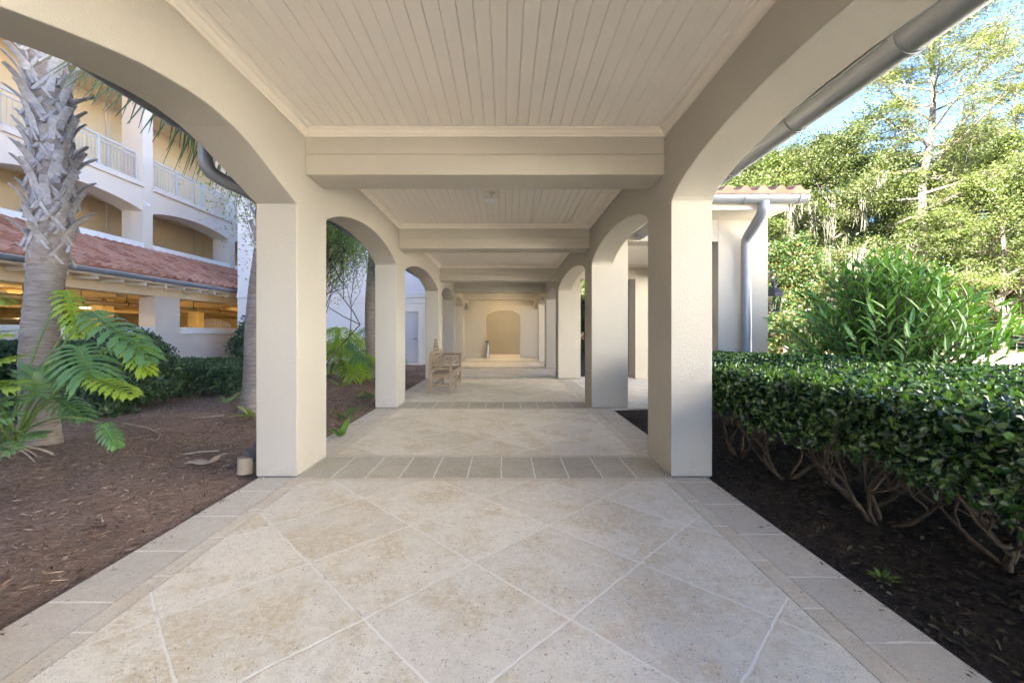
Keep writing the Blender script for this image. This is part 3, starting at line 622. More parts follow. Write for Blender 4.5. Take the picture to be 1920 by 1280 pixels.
for y in np.arange(3., 29, 5.2):
    mb = MB(); mb.box(-28, -12.3, y, y + .35, 2.36, 2.619); mb.build('ceiling_beam', M['conc'], ap)
for x, y in ((-17.2, 11.2), (-17.2, 17.6), (-17.2, 23.0), (-22.5, 13.), (-22.5, 20.)):
    mb = MB(); mb.box(x, x + .5, y, y + .5, -.02, 2.61); mb.build('garage_column', M['conc'], ap)
for x, z, r in ((-13.3, 2.22, .06), (-14.1, 2.28, .09), (-18.6, 2.25, .07)):
    mb = MB(); mb.tube([(x, -4, z), (x, 29.6, z)], r, 10); pp = mb.build('pipe', M['conc'], ap, smooth=50)
    if x > -15:
        for y in np.arange(8.5, 22, 1.6):
            h = MB(); h.tube([(x, y, z + r), (x, y, 2.62)], .012, 6)
            h.tube([(x + math.cos(a) * (r + .025), y, z + .02 + math.sin(a) * (r + .025)) for a in np.linspace(0, 2 * math.pi, 13)], .014, 6); h.build('hanger', M['iron'], pp, smooth=50)
for x, y in ((-15.6, 9.6), (-15.6, 12.6), (-15.6, 16.2), (-15.6, 20.2), (-20, 15.), (-20, 20.5), (-20.5, 25.5), (-14.6, 24.)):
    mb = MB(); mb.box(x - .10, x + .10, y - .6, y + .6, 2.46, 2.54); t_ = mb.build('garage_lamp', M['white'], ap)
    mb = MB(); mb.tube([(x, y - .58, 2.435), (x, y + .58, 2.435)], .03, 8); mb.build('lamp_tube', M['lamp'], t_)

# dark car parked in the garage
cr = thing('parked_car', 'dark car parked in the garage behind the low wall and the palm trunk', 'car', (-16.3, 13.6, -.02))
cr['local'] = 0
prof = [(-2.3, .35), (-2.32, .75), (-2.25, 1.0), (-1.25, 1.12), (-.55, 1.66), (1.6, 1.72), (2.2, 1.15), (2.3, .8), (2.3, .35)]
def car_shell(mb, pr, hw, inset):
    n = len(pr); vs = []
    for s in (-1, 1): vs += [(-16.3 + x, 13.6 + s * (hw - (inset if z > 1.2 else 0)), z - .02) for x, z in pr]
    mb.add(vs, [(i, (i + 1) % n, n + (i + 1) % n, n + i) for i in range(n)] + [tuple(range(n)), tuple(n + i for i in range(n))])
mb = MB(); car_shell(mb, prof, .92, .16); mb.build('body', M['car'], cr, bevel=.06)
for s in (-1, 1):
    mb = MB(); yy = 13.6 + s * .80; mb.add([(-16.3 - .95, 13.6 + s * .925, 1.16), (-16.3 + 1.75, 13.6 + s * .925, 1.18), (-16.3 + 1.45, 13.6 + s * .77, 1.6), (-16.3 - .5, 13.6 + s * .77, 1.58)], [(0, 1, 2, 3)]); mb.build('side_window', M['dark'], cr)
    for xx in (-1.45, 1.4):
        mb = MB(); mb.tube([(-16.3 + xx, 13.6 + s * .72, .33), (-16.3 + xx, 13.6 + s * .94, .33)], .34, 20); wl = mb.build('wheel', M['rubber'], cr, smooth=40)
        mb = MB(); mb.tube([(-16.3 + xx, 13.6 + s * .935, .33), (-16.3 + xx, 13.6 + s * .95, .33)], .2, 16); mb.build('rim', M['steel'], wl, smooth=40)

# unseen block added behind the camera, left, to shade the left pillar fronts
rb_ = thing('rear_light_blocker', 'added low stucco block out of view that keeps rear light off the left pillars', 'building', (-2.6, -4, 0))
mb = MB(); mb.box(-3.4, -1.8, -7.5, -.9, -.1, 3.4); mb.build('wall', M['wall'], rb_, bevel=.01)
mb = MB(); mb.box(-3.6, -1.6, -7.8, -.6, 3.401, 3.6); mb.build('roof', M['tile'], rb_, bevel=.02)

# unseen white house added right of and behind the camera to bounce sunlight
vi = thing('bounce_house', 'added white stucco house out of view that bounces sunlight into the walkway', 'building', (13, -4, 0))
def vwin(y, z): return (y, y + 1.3, z, z + 1.9)
wins = [vwin(y, z) for z in (1.0, 4.4) for y in (-15.2, -11.2, -7.2, -3.2, .8, 4.8)]
mb = MB(); ys = sorted({-18., 8.} | {w[0] for w in wins} | {w[1] for w in wins}); zs = [-.1, 1.0, 2.9, 4.4, 6.3, 7.4]
for ya, yb in zip(ys, ys[1:]):
    for za, zb_ in zip(zs, zs[1:]):
        if any(abs(w[0] - ya) < .01 and abs(w[2] - za) < .01 for w in wins): continue
        mb.add([(12, ya, za), (12, yb, za), (12, yb, zb_), (12, ya, zb_)], [(0, 1, 2, 3)])
mb.box(12.2, 21, -18, 8, -.1, 7.4, 'w'); mb.build('wall', M['bounce_house'], vi, recalc=False)
for w_ in wins:
    mb = MB(); mb.box(12.0, 12.2, w_[0], w_[1], w_[2], w_[3], 'we'); mb.box(12.08, 12.14, w_[0], w_[1], (w_[2] + w_[3]) / 2 - .03, (w_[2] + w_[3]) / 2 + .03); f_ = mb.build('window', M['white'], vi, recalc=False)
    mb = MB(); mb.box(12.15, 12.17, w_[0], w_[1], w_[2], w_[3]); mb.build('pane', M['dark'], f_)
mb = MB(); tile_roof(mb, (11.5, -18.5, 7.4), (0, 1, 0), (1, 0, .4), 27, 5.3, .4, .5); tile_roof(mb, (21.5, -18.5, 7.4), (0, 1, 0), (-1, 0, .4), 27, 4.8, .4, .5); mb.build('roof', M['tile'], vi, recalc=False)

# stair tower closing the garden
tw = thing('stair_tower', 'pale stucco block with a grey door closing the garden beyond the left arches', 'building', (-6, 17, 0))
TX0, TX1, TY = -10.6, -2.72, 16.8
mb = MB(); mb.box(TX0, -4.36, TY, TY + .3, -.1, 8.); mb.box(-3.38, TX1, TY, TY + .3, -.1, 8.); mb.box(-4.36, -3.38, TY, TY + .3, 2.12, 8.); mb.box(TX0, TX1, TY + .301, 24, -.1, 8.); mb.build('wall', M['blue'], tw, recalc=False)
mb = MB(); mb.box(TX0, TX1, TY - .05, TY - .002, 2.62, 2.84); mb.box(TX0, TX1, TY - .025, TY - .002, 2.40, 2.46); mb.build('string_course', M['blue'], tw, bevel=.01)
mb = MB(); mb.box(-4.30, -3.44, TY + .10, TY + .15, .03, 2.06); dd = mb.build('door', M['door'], tw, bevel=.004)
mb = MB(); mb.tube([(-3.52, TY + .1, 1.0), (-3.52, TY + .03, 1.0), (-3.64, TY + .025, 1.0)], .014, 8); mb.lathe((-3.52, TY + .095, 1.0), [(0, 0), (.03, 0)], 8); mb.build('handle', M['iron'], dd, smooth=40)
mb = MB(); mb.box(-3.438, -3.33, TY - .02, TY + .16, 0, 2.17); mb.box(-4.41, -4.302, TY - .02, TY + .16, 0, 2.17); mb.box(-4.302, -3.438, TY - .02, TY + .16, 2.064, 2.17); mb.build('door_frame', M['white'], tw, bevel=.004)
mb = MB(); mb.box(-4.5, -3.2, TY - .5, TY - .021, -.1, .03); mb.build('step', M['white'], tw, bevel=.01)

# ------------------------------------------------------------------ teak bench
bx0, bx1, by0, by1 = -1.555, -1.08, 8.62, 10.46
be = thing('park_bench', 'weathered teak garden bench with a peaked lattice back on the paving', 'bench', (-1.3, 9.5, 0)); W_ = M['wood']; L_ = .055
for x in (bx0, bx1 - L_):
    for y in (by0, by1 - L_):
        mb = MB(); mb.box(x, x + L_, y, y + L_, 0, .74 if x == bx0 else .70); mb.build('leg', W_, be, bevel=.004)
mb = MB(); mb.box(bx1 - L_, bx1, (by0 + by1) / 2 - .025, (by0 + by1) / 2 + .025, 0, .37); mb.build('leg', W_, be, bevel=.004)
mb = MB()
for i in range(6): x = bx0 + .055 + i * .066; mb.box(x, x + .054, by0 + .01, by1 - .01, .405 - .012 * math.sin(i / 5 * 3.14), .425 - .012 * math.sin(i / 5 * 3.14))
mb.build('seat', W_, be)
mb = MB(); mb.box(bx1 - .04, bx1 - .012, by0 + L_ + .001, by1 - L_ - .001, .315, .404); mb.box(bx0 + .012, bx0 + .04, by0 + L_ + .001, by1 - L_ - .001, .315, .404)
for y in (by0 + .012, by1 - .04): mb.box(bx0 + L_ + .001, bx1 - L_ - .001, y, y + .028, .325, .392)
mb.build('seat_frame', W_, be)
for y in (by0, by1 - L_):
    mb = MB()
    for z in (.49, .555, .62, .685): mb.box(bx0 + L_ + .001, bx1 - L_ - .001, y + .014, y + .04, z, z + .034)
    mb.box(bx0 + L_, bx1 + .02, y - .008, y + L_ + .008, .722, .748); mb.box(bx1 - L_ + .002, bx1 - .002, y + .002, y + L_ - .002, .70, .721)
    mb.build('armrest', W_, be, bevel=.004)
for x in (bx0 + .014, bx1 - .042):
    mb = MB(); mb.box(x, x + .028, by0 + L_ + .001, by1 - L_ - .001, .10, .15); mb.build('stretcher', W_, be)
for y in (by0 + .014, by1 - .042):
    mb = MB(); mb.box(bx0 + L_ + .001, bx1 - L_ - .001, y, y + .028, .16, .21); mb.build('stretcher', W_, be)
ym = (by0 + by1) / 2; mb = MB(); xb = bx0 + .03
def bp(y, z): return (xb - .05 * (z - .4), y, z)
def topz(y):
    t = abs(y - ym) / ((by1 - by0) / 2); return .76 + (.31 * max(0, 1 - t / .42) if t < .42 else 0) + (.05 if .55 < t < .78 else 0)
outl = [(by0 + .03, .74), (by0 + .2, .74), (by0 + .22, .82), (by0 + .42, .82), (by0 + .45, .77), (ym - .35, .80), (ym - .06, 1.075), (ym + .06, 1.075), (ym + .35, .80), (by1 - .45, .77), (by1 - .42, .82), (by1 - .22, .82), (by1 - .2, .74), (by1 - .03, .74)]
for a, b in zip(outl, outl[1:]): mb.bar(bp(*a), bp(*b), .03, .06, (1, 0, 0)) if False else mb.bar(bp(*a), bp(*b), .06, .03, (1, 0, 0))
oy, oz = zip(*outl)
for y in np.arange(by0 + .10, by1 - .05, .135): mb.bar(bp(y, .43), bp(y, float(np.interp(y, oy, oz))), .024, .02, (1, 0, 0))
for z in (.46, .55, .64, .73): mb.bar(bp(by0 + .05, z), bp(by1 - .05, z), .026, .022, (1, 0, 0))
for z in (.81, .89, .97):
    hw = .35 * (1.09 - z) / .30; mb.bar(bp(ym - hw, z), bp(ym + hw, z), .026, .022, (1, 0, 0))
mb.build('backrest', W_, be)

# ------------------------------------------------------------------ plants: generators
def cloud_mesh(name, P, N, L, W, mat, kind='oval', up=.5, fold=.22, curl=.1, tang=1.):
    n = len(P); D = rnd_dir(n) * tang + N * .55 + np.array([0, 0, .15]); Nn = unit(N * 1. + rnd_dir(n) * .75 + np.array([0, 0, up]))
    Ls = L * RNG.uniform(.6, 1.15, n); V, F = leaves_np(P, D, Nn, Ls, Ls * W / L * RNG.uniform(.8, 1.15, n), kind, fold, curl)
    return tri_mesh(name, V, F, mat) if kind == 'lance' else np_mesh(name, V, F, mat)
def wav(x, y, s=1.): return .5 * np.sin(2.1 * x * s + 1.3 * y * s) + .3 * np.sin(4.7 * y * s - 3.1 * x * s) + .2 * np.sin(9.3 * x * s + 7.7 * y * s)
def hedge_points(x0, x1, y0, y1, zb, zt, dens_top, dens_side, depth=.10, sides='wens', rnd=.1):
    P = []; N = []
    A = (x1 - x0) * (y1 - y0); n = int(A * dens_top); x = RNG.uniform(x0, x1, n); y = RNG.uniform(y0, y1, n); e = np.minimum.reduce([x - x0, x1 - x, y - y0, y1 - y])
    z = zt + .028 * wav(x, y) - rnd * np.clip(1 - e / rnd, 0, 1) ** 2 - RNG.exponential(depth * .45, n); P.append(np.stack([x, y, z], 1)); N.append(np.tile([0, 0, 1.], (n, 1)))
    for s in sides:
        w = (y1 - y0) if s in 'we' else (x1 - x0); n = int(w * (zt - zb) * dens_side); u = RNG.uniform(0, w, n); v = zb + (zt - zb) * RNG.uniform(0, 1, n) ** .7
        v = v + .07 * wav(u, u * .3, 1.4) * (1 - (v - zb) / (zt - zb)); dd = RNG.exponential(depth * .8, n) + .03 * wav(u, v * 3, 1.7)
        if s == 'w': p, m = np.stack([x0 + dd, y0 + u, v], 1), [-1, 0, .2]
        if s == 'e': p, m = np.stack([x1 - dd, y0 + u, v], 1), [1, 0, .2]
        if s == 's': p, m = np.stack([x0 + u, y0 + dd, v], 1), [0, -1, .2]
        if s == 'n': p, m = np.stack([x0 + u, y1 - dd, v], 1), [0, 1, .2]
        P.append(p); N.append(np.tile(np.array(m, float), (n, 1)))
    # loose leaves hanging under the canopy
    n = int(A * dens_top * .25); x = RNG.uniform(x0, x1, n); y = RNG.uniform(y0, y1, n); P.append(np.stack([x, y, zb + (zt - zb) * RNG.uniform(0, .9, n)], 1)); N.append(np.tile([0, 0, .3], (n, 1)))
    return np.concatenate(P), np.concatenate(N)
def shrub_points(c, r, n, inner=.55):
    d = rnd_dir(n); lump = 1 + .10 * np.sin(5 * d[:, 0] + 3 * d[:, 2]) + .08 * np.sin(7 * d[:, 1] - 4 * d[:, 0] + 1) + .05 * np.sin(11 * d[:, 2] + 9 * d[:, 1])
    rad = lump * (1 - (1 - inner) * RNG.uniform(0, 1, n) ** 2.2); p = np.array(c) + d * np.array(r) * rad[:, None]; k = p[:, 2] > .03
    return p[k], d[k]
def grow(mb, p, d, length, r, depth, spread=.6, up=.15, n=5, kids=3, rng=random, xlim=None):
    """crooked branch with forks; returns tips"""
    pts = [Vector(p)]; d = Vector(d).normalized(); tips = []
    for i in range(n):
        d = (d + Vector((rng.gauss(0, .16), rng.gauss(0, .16), rng.gauss(0, .10) + up * .3))).normalized()
        if xlim and ((pts[-1].x < xlim[0] and d.x < 0) or (pts[-1].x > xlim[1] and d.x > 0)): d.x *= -.6; d.normalize()
        pts.append(pts[-1] + d * length / n)
    mb.tube(pts, [r * (1 - .45 * i / n) for i in range(n + 1)], 6 if r < .02 else 8, caps=False)
    if depth == 0: return [pts[-1]]
    for k in range(kids):
        j = rng.randint(max(1, n // 2), n); a = rng.uniform(0, 6.283); side = Vector((math.cos(a), math.sin(a), rng.uniform(-.1, .5)))
        tips += grow(mb, pts[j], d + side * spread, length * rng.uniform(.5, .75), r * .55, depth - 1, spread, up, n, kids, rng, xlim)
    return tips

# clipped hedge on the right, its lower rear hedge, low hedges on the left
def hedge(label, x0, x1, y0, y1, zb, zt, mat, L, W, dt, ds, loc, stems, depth=.1, sides='wens', sr=.019, fan=4):
    t = thing('clipped_hedge', label, 'hedge', loc); P, N = hedge_points(x0, x1, y0, y1, zb, zt, dt, ds, depth, sides)
    link('foliage', cloud_mesh('foliage', P, N, L, W, mat, 'oval', .45, .2, .15), t)
    if mat is M['hedge']:
        P, N = hedge_points(x0, x1, y0, y1, zt - .12, zt + .022, dt * .07, 260, .05); link('young_foliage', cloud_mesh('young_foliage', P, N, L * .95, W * 1.05, M['young'], 'oval', .1, .2, .1), t)
    rr = random.Random(int(x0 * 100 + y0 * 10))
    for sx, sy in stems:
        mb = MB(); z0 = rz(sx, sy) if sx > 0 else lz(sx, sy)
        a0 = rr.uniform(0, 6.28)
        for k in range(fan):
            a = a0 + 6.283 * k / fan + rr.uniform(-.4, .4); dr = Vector((math.cos(a) * .8, math.sin(a) * .8, rr.uniform(.5, 1.1)))
            grow(mb, (sx + math.cos(a) * .03, sy + math.sin(a) * .03, z0 - .03), dr, (zt - z0) * rr.uniform(.40, .54), sr * rr.uniform(.6, 1.15), 3, .8, .3, 6, 3, rr)
        mb.build('stem', M['stem'], t, smooth=60)
    return t
nst = [(2.72, 2.28), (2.95, 1.55), (2.52, 2.85), (2.46, 3.72), (2.7, 3.2), (2.42, 4.35), (3.2, 2.7), (3.3, 3.9), (3.6, 1.9), (3.9, 3.2), (4.4, 2.6), (4.6, 4.0), (5.2, 3.2), (2.8, .9), (5.6, 4.2), (3.2, 4.6)]
hedge('broad clipped hedge with glossy leaves and bare twisted stems right of the paving', 2.12, 6.6, .35, 4.85, .43, .875, M['hedge'], .048, .030, 3300, 5200, (3.5, 2.5, 0), nst, .10)
hedge('small clipped hedge in front of the side porch, behind the broad hedge', 2.45, 4.55, 5.25, 6.5, .35, .925, M['hedge'], .048, .029, 3000, 2600, (3.2, 5.9, 0), [(2.75, 5.9), (3.1, 5.8), (3.6, 6.0), (4.2, 5.8)])
hedge('low loose hedge right of the dark round shrub', -9.4, -5.15, 7.9, 10.6, .05, .60, M['shrub'], .075, .04, 900, 1500, (-7, 9, 0), [(-6, 8.4), (-7.5, 8.6), (-5.6, 9.4)], .12, 'wens', .02, 3)
hedge('dark clipped hedge along the garage wall behind the palm trunk', -11.3, -8.2, 5.2, 8.6, .1, 1.06, M['shrub'], .075, .042, 900, 1300, (-9.6, 7, 0), [(-8.6, 6.4), (-8.9, 7.6), (-9.6, 8.4)], .12, 'wens', .025, 3)
def shrub(name, label, cat, c, r, n, mat, L, W, stems=6, kind='oval', inner=.55):
    t = thing(name, label, cat, (c[0], c[1], 0)); P, N = shrub_points(c, r, n, inner)
    link('foliage', cloud_mesh('foliage', P, N, L, W, mat, kind, .3, .2, .15), t)
    mb = MB(); rr = random.Random(int(abs(c[0]) * 100))
    for k in range(stems):
        a = 6.283 * k / stems; grow(mb, (c[0] + .05 * math.cos(a), c[1] + .05 * math.sin(a), -.08), (math.cos(a) * .7, math.sin(a) * .7, 1.2), (c[2] + r[2]) * .45, .016, 2, .6, .3, 5, 3, rr)
    mb.build('stem', M['stem'], t, smooth=60); return t
shrub('round_shrub', 'dark round evergreen shrub left of the garage column', 'shrub', (-6.35, 7.1, .66), (.72, .7, .66), 9000, M['shrub'], .065, .036)
shrub('sprawling_shrub', 'low sprawling dark shrub behind the split leaf plant', 'shrub', (-6.35, 6.1, .22), (.85, .55, .42), 5200, M['shrub'], .07, .036)
shrub('round_shrub', 'small dark shrub against the garage wall beside the leaning palm', 'shrub', (-6.6, 11.2, .85), (.55, .5, .75), 5000, M['shrub'], .075, .04)

# oleander: arching canes with whorls of long leaves
ol = thing('oleander_bush', 'big oleander bush with long pointed bright green leaves behind the clipped hedge', 'bush', (5.15, 5.75, 0))
rr = random.Random(5); mb = MB(); LP, LD, LN, LL = [], [], [], []
for k in range(215):
    a = rr.uniform(0, 6.283); e = rr.uniform(.0, 1.) ** .75; sp = e * 1.25; h = 2.22 - .95 * e ** 1.6 + rr.uniform(-.38, .12)
    p0 = Vector((5.15 + .22 * math.cos(a) * e, 5.75 + .22 * math.sin(a) * e, .0)); p3 = Vector((5.15 + sp * 1.08 * math.cos(a), 5.75 + sp * .9 * math.sin(a), max(.55, h)))
    p1 = p0 + Vector((math.cos(a) * sp * .25, math.sin(a) * sp * .25, h * .55)); pts = [p0 * (1 - t) ** 2 + p1 * 2 * t * (1 - t) + p3 * t * t for t in np.linspace(0, 1, 9)]
    mb.tube(pts, [.011 - .0008 * i for i in range(9)], 5, caps=False)
    nw = 11
    for i in range(nw):
        t = .30 + .70 * i / (nw - 1); q = p0 * (1 - t) ** 2 + p1 * 2 * t * (1 - t) + p3 * t * t; dr = ((p1 - p0) * (1 - t) + (p3 - p1) * t).normalized(); b0 = rr.uniform(0, 6.28)
        x = dr.orthogonal().normalized(); y = dr.cross(x)
        for j in range(3):
            b = b0 + j * 2.094; s = x * math.cos(b) + y * math.sin(b); up = .5 + .9 * (i / nw); dv = (s + dr * up + Vector((0, 0, rr.uniform(-.15, .1)))).normalized()
            LP.append(q); LD.append(dv); LN.append((dr - s * .3 + Vector((0, 0, .4)))); LL.append(rr.uniform(.15, .245))
LL = np.array(LL); V, F = leaves_np(np.array(LP), np.array(LD), np.array(LN), LL, LL * .20, 'lance', .12, .16)
link('foliage', tri_mesh('foliage', V, F, M['oleander']), ol); mb.build('stem', M['stem'], ol, smooth=60)

# ------------------------------------------------------------------ palms
def frond_mesh():
    mb = MB(); n = 46
    def rib(t): return Vector((1.0 * t, 0, .12 * t - .42 * max(0, t - .6) ** 2 * 4 * .6))
    hub0 = rib(.92)
    for i in range(n):
        u = -1 + 2 * i / (n - 1); a = u * 2.45; hub = hub0 + Vector((.34 * (1 - abs(u)), 0, -.10 * (1 - abs(u)) ** 2)); L = .98 * (1 - .30 * abs(u)) * random.uniform(.92, 1.05)
        dr = Vector((math.cos(a * .72), math.sin(a * .72), 0)); pts = []; ws = []
        for s in (0, .22, .45, .65, .82, 1.):
            pts.append(hub + dr * L * s * (1 - .16 * s ** 3) + Vector((0, 0, .10 * s - .58 * s ** 2.6 + .04 * abs(u)))); ws.append(.016 + .034 * (1 - abs(2 * s - .55)) * (s < .95) * .9 if s < .95 else .004)
        mb.ribbon(pts, ws, Vector((-dr.y, dr.x, .35 if i % 2 else -.35)))
    me = mb.mesh('frond_blade', M['frond']); sm = MB(); sm.tube([rib(t) for t in np.linspace(0, 1.2, 9)], [.026 - .002 * i for i in range(9)], 6); return me, sm.mesh('frond_stalk', M['petiole'], 60)
FB, FS = frond_mesh()
def boot_mesh(v):
    rr = random.Random(v); mb = MB(); ln = rr.uniform(.27, .42); lean = rr.uniform(-.10, .10); cur = rr.uniform(.28, .68)
    def strap(path, ws, th):
        b = len(mb.v)
        for (p, w_, t_) in zip(path, ws, th):
            p = Vector(p); mb.v += [tuple(p + Vector((t_ * .5, -w_ * .5, 0))), tuple(p + Vector((t_ * 1.0, 0, 0))), tuple(p + Vector((t_ * .5, w_ * .5, 0))), tuple(p + Vector((-t_ * .6, w_ * .32, 0))), tuple(p + Vector((-t_ * .9, 0, 0))), tuple(p + Vector((-t_ * .6, -w_ * .32, 0)))]
        for i in range(len(path) - 1):
            for j in range(6): mb.f.append((b + 6 * i + j, b + 6 * i + (j + 1) % 6, b + 6 * i + 6 + (j + 1) % 6, b + 6 * i + 6 + j))
        mb.f.append(tuple(b + 6 * (len(path) - 1) + j for j in range(6)))
    P = [(.0 + .03 * t + .30 * t ** 1.7 * cur, lean * t, .0 + ln * t * (1 - .18 * t * cur)) for t in np.linspace(0, 1, 8)]
    strap(P, [.125, .118, .108, .098, .09, .084, .078, .07], [.030, .032, .032, .03, .028, .026, .024, .02])
    for s in (-1, 1):   # the split base straddles the trunk
        Q = [(-.035 * (1 - t) ** 2 + .012, s * (.15 * (1 - t) ** 1.2), -.24 + .27 * t) for t in np.linspace(0, 1, 5)]
        strap(Q, [.05, .058, .06, .062, .06], [.016, .018, .02, .022, .022])
    return mb.mesh('leaf_stub', M['boot'], 38, True)
BOOTS = [boot_mesh(v) for v in range(9)]
def palm(label, base, top, r0, r1, z0, n_boot, n_frond, seed, bs=1., custom=(), fz=None):
    rr = random.Random(seed); b = Vector(base); tp = Vector(top); H = tp.z - b.z
    root = thing('palm_tree', label, 'palm tree', base)
    ax = lambda z: b + (tp - b) * ((z - b.z) / H) + Vector((.03 * math.sin(z * 1.7 + seed), .03 * math.cos(z * 1.3 + seed), 0)) * min(1, z)
    mb = MB(); zs = np.arange(b.z - .1, tp.z + .01, .028); rad = []
    for i, z in enumerate(zs): rad.append((r0 + (r1 - r0) * max(0, (z - b.z)) / H + .035 * math.exp(-max(0, z - b.z) / .15)) * (1 + .018 * ((i * 7) % 5 - 2) / 2 * (z < z0)))
    mb.tube([ax(z) for z in zs], rad, 24); mb.build('trunk', M['palmtrunk'], root, smooth=70)
    if z0 < tp.z:
        mb = MB(); zz = np.arange(z0 - .05, tp.z, .05); mb.tube([ax(z) for z in zz], [(r1 + .02 + rr.uniform(-.012, .012)) for z in zz], 16); mb.build('fibre_mat', M['fibre'], root, smooth=70)
    W = Matrix.Translation(b)
    for i in range(n_boot):
        z = z0 + .12 + (tp.z - z0 - .25) * i / n_boot; a = i * 2.39996 + rr.uniform(-.15, .15) + seed; c = ax(z)
        o = link('leaf_stub', BOOTS[rr.randrange(9)], root); p = c + Vector((math.cos(a), math.sin(a), 0)) * (r1 - .005)
        o.location = p; o.rotation_euler = (rr.uniform(-.08, .08), rr.uniform(-.18, .10), a); s = bs * rr.uniform(.85, 1.12); o.scale = (s, s, s)
    for i in range(n_frond):
        a = i * 2.39996 + seed * .7; el = 1.15 - .85 * (i / max(1, n_frond - 1)) + rr.uniform(-.1, .1)
        if len(custom) > i: a, el, sc = custom[i]
        else: sc = rr.uniform(1.0, 1.2)
        o = link('frond', FB, root); o.location = ax(tp.z - .15 + .2 * (el > 0) - (.30 if i < len(custom) else 0)); o.rotation_euler = Matrix.Rotation(a, 3, 'Z').to_4x4().to_euler() if False else (Matrix.Rotation(a, 4, 'Z') @ Matrix.Rotation(-el, 4, 'Y') @ Matrix.Rotation(rr.uniform(-.25, .25), 4, 'X')).to_euler(); o.scale = (sc, sc, sc)
        s_ = bpy.data.objects.new('stalk', FS); COL.objects.link(s_); s_.parent = o
    return root
palm('nearest palm, its upper trunk covered in crossed grey leaf stubs', (-5.02, 4.58, -.02), (-4.90, 4.58, 4.95), .155, .145, 2.02, 92, 15, 3, .9,
     [(-.02, -.46, 1.45), (.20, -.36, 1.5), (.06, -.40, 1.15)])
palm('leaning palm with hanging dry stubs just left of the first left pillar', (-3.93, 6.62, -.02), (-3.62, 6.75, 4.9), .185, .145, 2.45, 46, 12, 8, 1.05)
palm('slender palm standing among split leaf plants beyond the first left pillar', (-3.72, 11.9, -.02), (-3.66, 11.9, 5.6), .20, .17, 3.6, 34, 12, 14, .9)

# ------------------------------------------------------------------ split-leaf philodendrons
def philo_leaf(b, d, nrm, L, W, droop=.25, lobes=9, seed=0):
    """deeply lobed leaf; returns MB in world space"""
    rr = random.Random(seed); b = Vector(b); d = Vector(d).normalized(); s = d.cross(Vector(nrm)).normalized(); n = s.cross(d).normalized(); mb = MB()
    def rib(t): return b + d * L * t - n * droop * L * t * t * .8
    for sg in (-1, 1):
        for i in range(lobes):
            t0 = (i - 1.2) / (lobes - .2); t0 = max(.0, t0); t1 = min(1., t0 + 1.25 / lobes)
            ang = R(128 - 100 * (i / (lobes - 1)) ** .8 + rr.uniform(-5, 5)); ll = W * (.72 + .62 * math.sin(math.pi * (.16 + .66 * i / (lobes - 1)))) * (1.0 if i else .95) * rr.uniform(.9, 1.08) * (.62 if i == lobes - 1 else 1)
            r0_, r1_ = rib(t0), rib(t1); c = (r0_ + r1_) / 2; dr = d * math.cos(ang) + s * sg * math.sin(ang); pr = (s * sg * math.cos(ang) - d * math.sin(ang)) * -1.
            bw = max(.018, (r1_ - r0_).length * .50); pts = []; K = 9; vs = []
            for k in range(K + 1):
                u = k / K; wv = bw * ((1.0 - .55 * u / .3) if u < .3 else (.45 + .24 * math.sin((u - .3) / .7 * 2.6))) * (1 + (.34 if k % 2 else -.26) * (u > .25)) * (1 - max(0, u - .72) / .28 * .88)
                cc = c + dr * ll * u + d * ll * .18 * u * u + n * (.10 * ll * math.sin(u * 3.0) - .34 * ll * u * u * (.6 + droop)); fo = n * wv * .16
                vs += [cc - pr * wv + fo, cc - n * wv * .06, cc + pr * wv + fo]
            if True: mb.add(vs, [(3 * k + j, 3 * k + j + 1, 3 * k + 4 + j, 3 * k + 3 + j) for k in range(K) for j in (0, 1)])
        # web beside the midrib
        ts = np.linspace(0, .97, 10); vs = []
        for t in ts: vs += [rib(t), rib(t) + s * sg * (W * .20 * math.sin(math.pi * min(1, t * .9 + .12)) + .006) - n * .004]
        mb.add(vs, [(2 * k, 2 * k + 1, 2 * k + 3, 2 * k + 2) for k in range(9)])
    rb = MB(); rb.tube([rib(t) + n * .003 for t in np.linspace(0, 1, 8)], [.0075 - .0008 * i for i in range(8)], 5); return mb, rb
def bez(a, b, c, n=10): a, b, c = Vector(a), Vector(b), Vector(c); return [a * (1 - t) ** 2 + b * 2 * t * (1 - t) + c * t * t for t in np.linspace(0, 1, n)]
def philo(label, base, specs, group=None):
    root = thing('split_leaf_plant', label, 'plant', base); B = Vector(base)
    for i, (lb, lt, nrm, W, yel, droop) in enumerate(specs):
        lb = Vector(lb); lt = Vector(lt); d = lt - lb; mb, rb = philo_leaf(lb, d, nrm, d.length, W, droop, 11, i)
        o = mb.build('leaf', M['philoy' if yel else 'philo'], root, smooth=60, recalc=False); rb.build('midrib', M['petiole'], o, smooth=60)
        st = B + Vector((random.uniform(-.1, .1), random.uniform(-.08, .08), .12)); mid = st.lerp(lb, .5) + Vector((0, 0, .10 + .16 * (lb - st).length)); pm = MB(); pm.tube(bez(st, mid, lb, 14), [.014 - .0006 * k for k in range(14)], 7); pm.build('leaf_stalk', M['petiole'], root, smooth=60)
    mb = MB(); mb.tube([B + Vector((-.15, .1, -.05)), B + Vector((-.06, .03, .06)), B + Vector((.0, 0, .17)), B + Vector((.03, 0, .24))], [.10, .095, .08, .03], 12); mb.build('stem', M['fibre'], root, smooth=60)
    rm = MB(); 
    for k in range(9):
        a = random.uniform(-2.2, .6); l = random.uniform(.25, .6); e = B + Vector((math.cos(a) * l, math.sin(a) * l, -.02)); rm.tube(bez(B + Vector((0, 0, .15)), B.lerp(e, .6) + Vector((0, 0, .16)), e, 7), .007, 5)
    rm.build('root', M['hay'], root, smooth=60); return root
UP = Vector((0, 0, 1)); CAMN = lambda p, k=.6: (Vector((0, 0, CAM_Z + .6)) - Vector(p)).normalized() * k + UP * .8
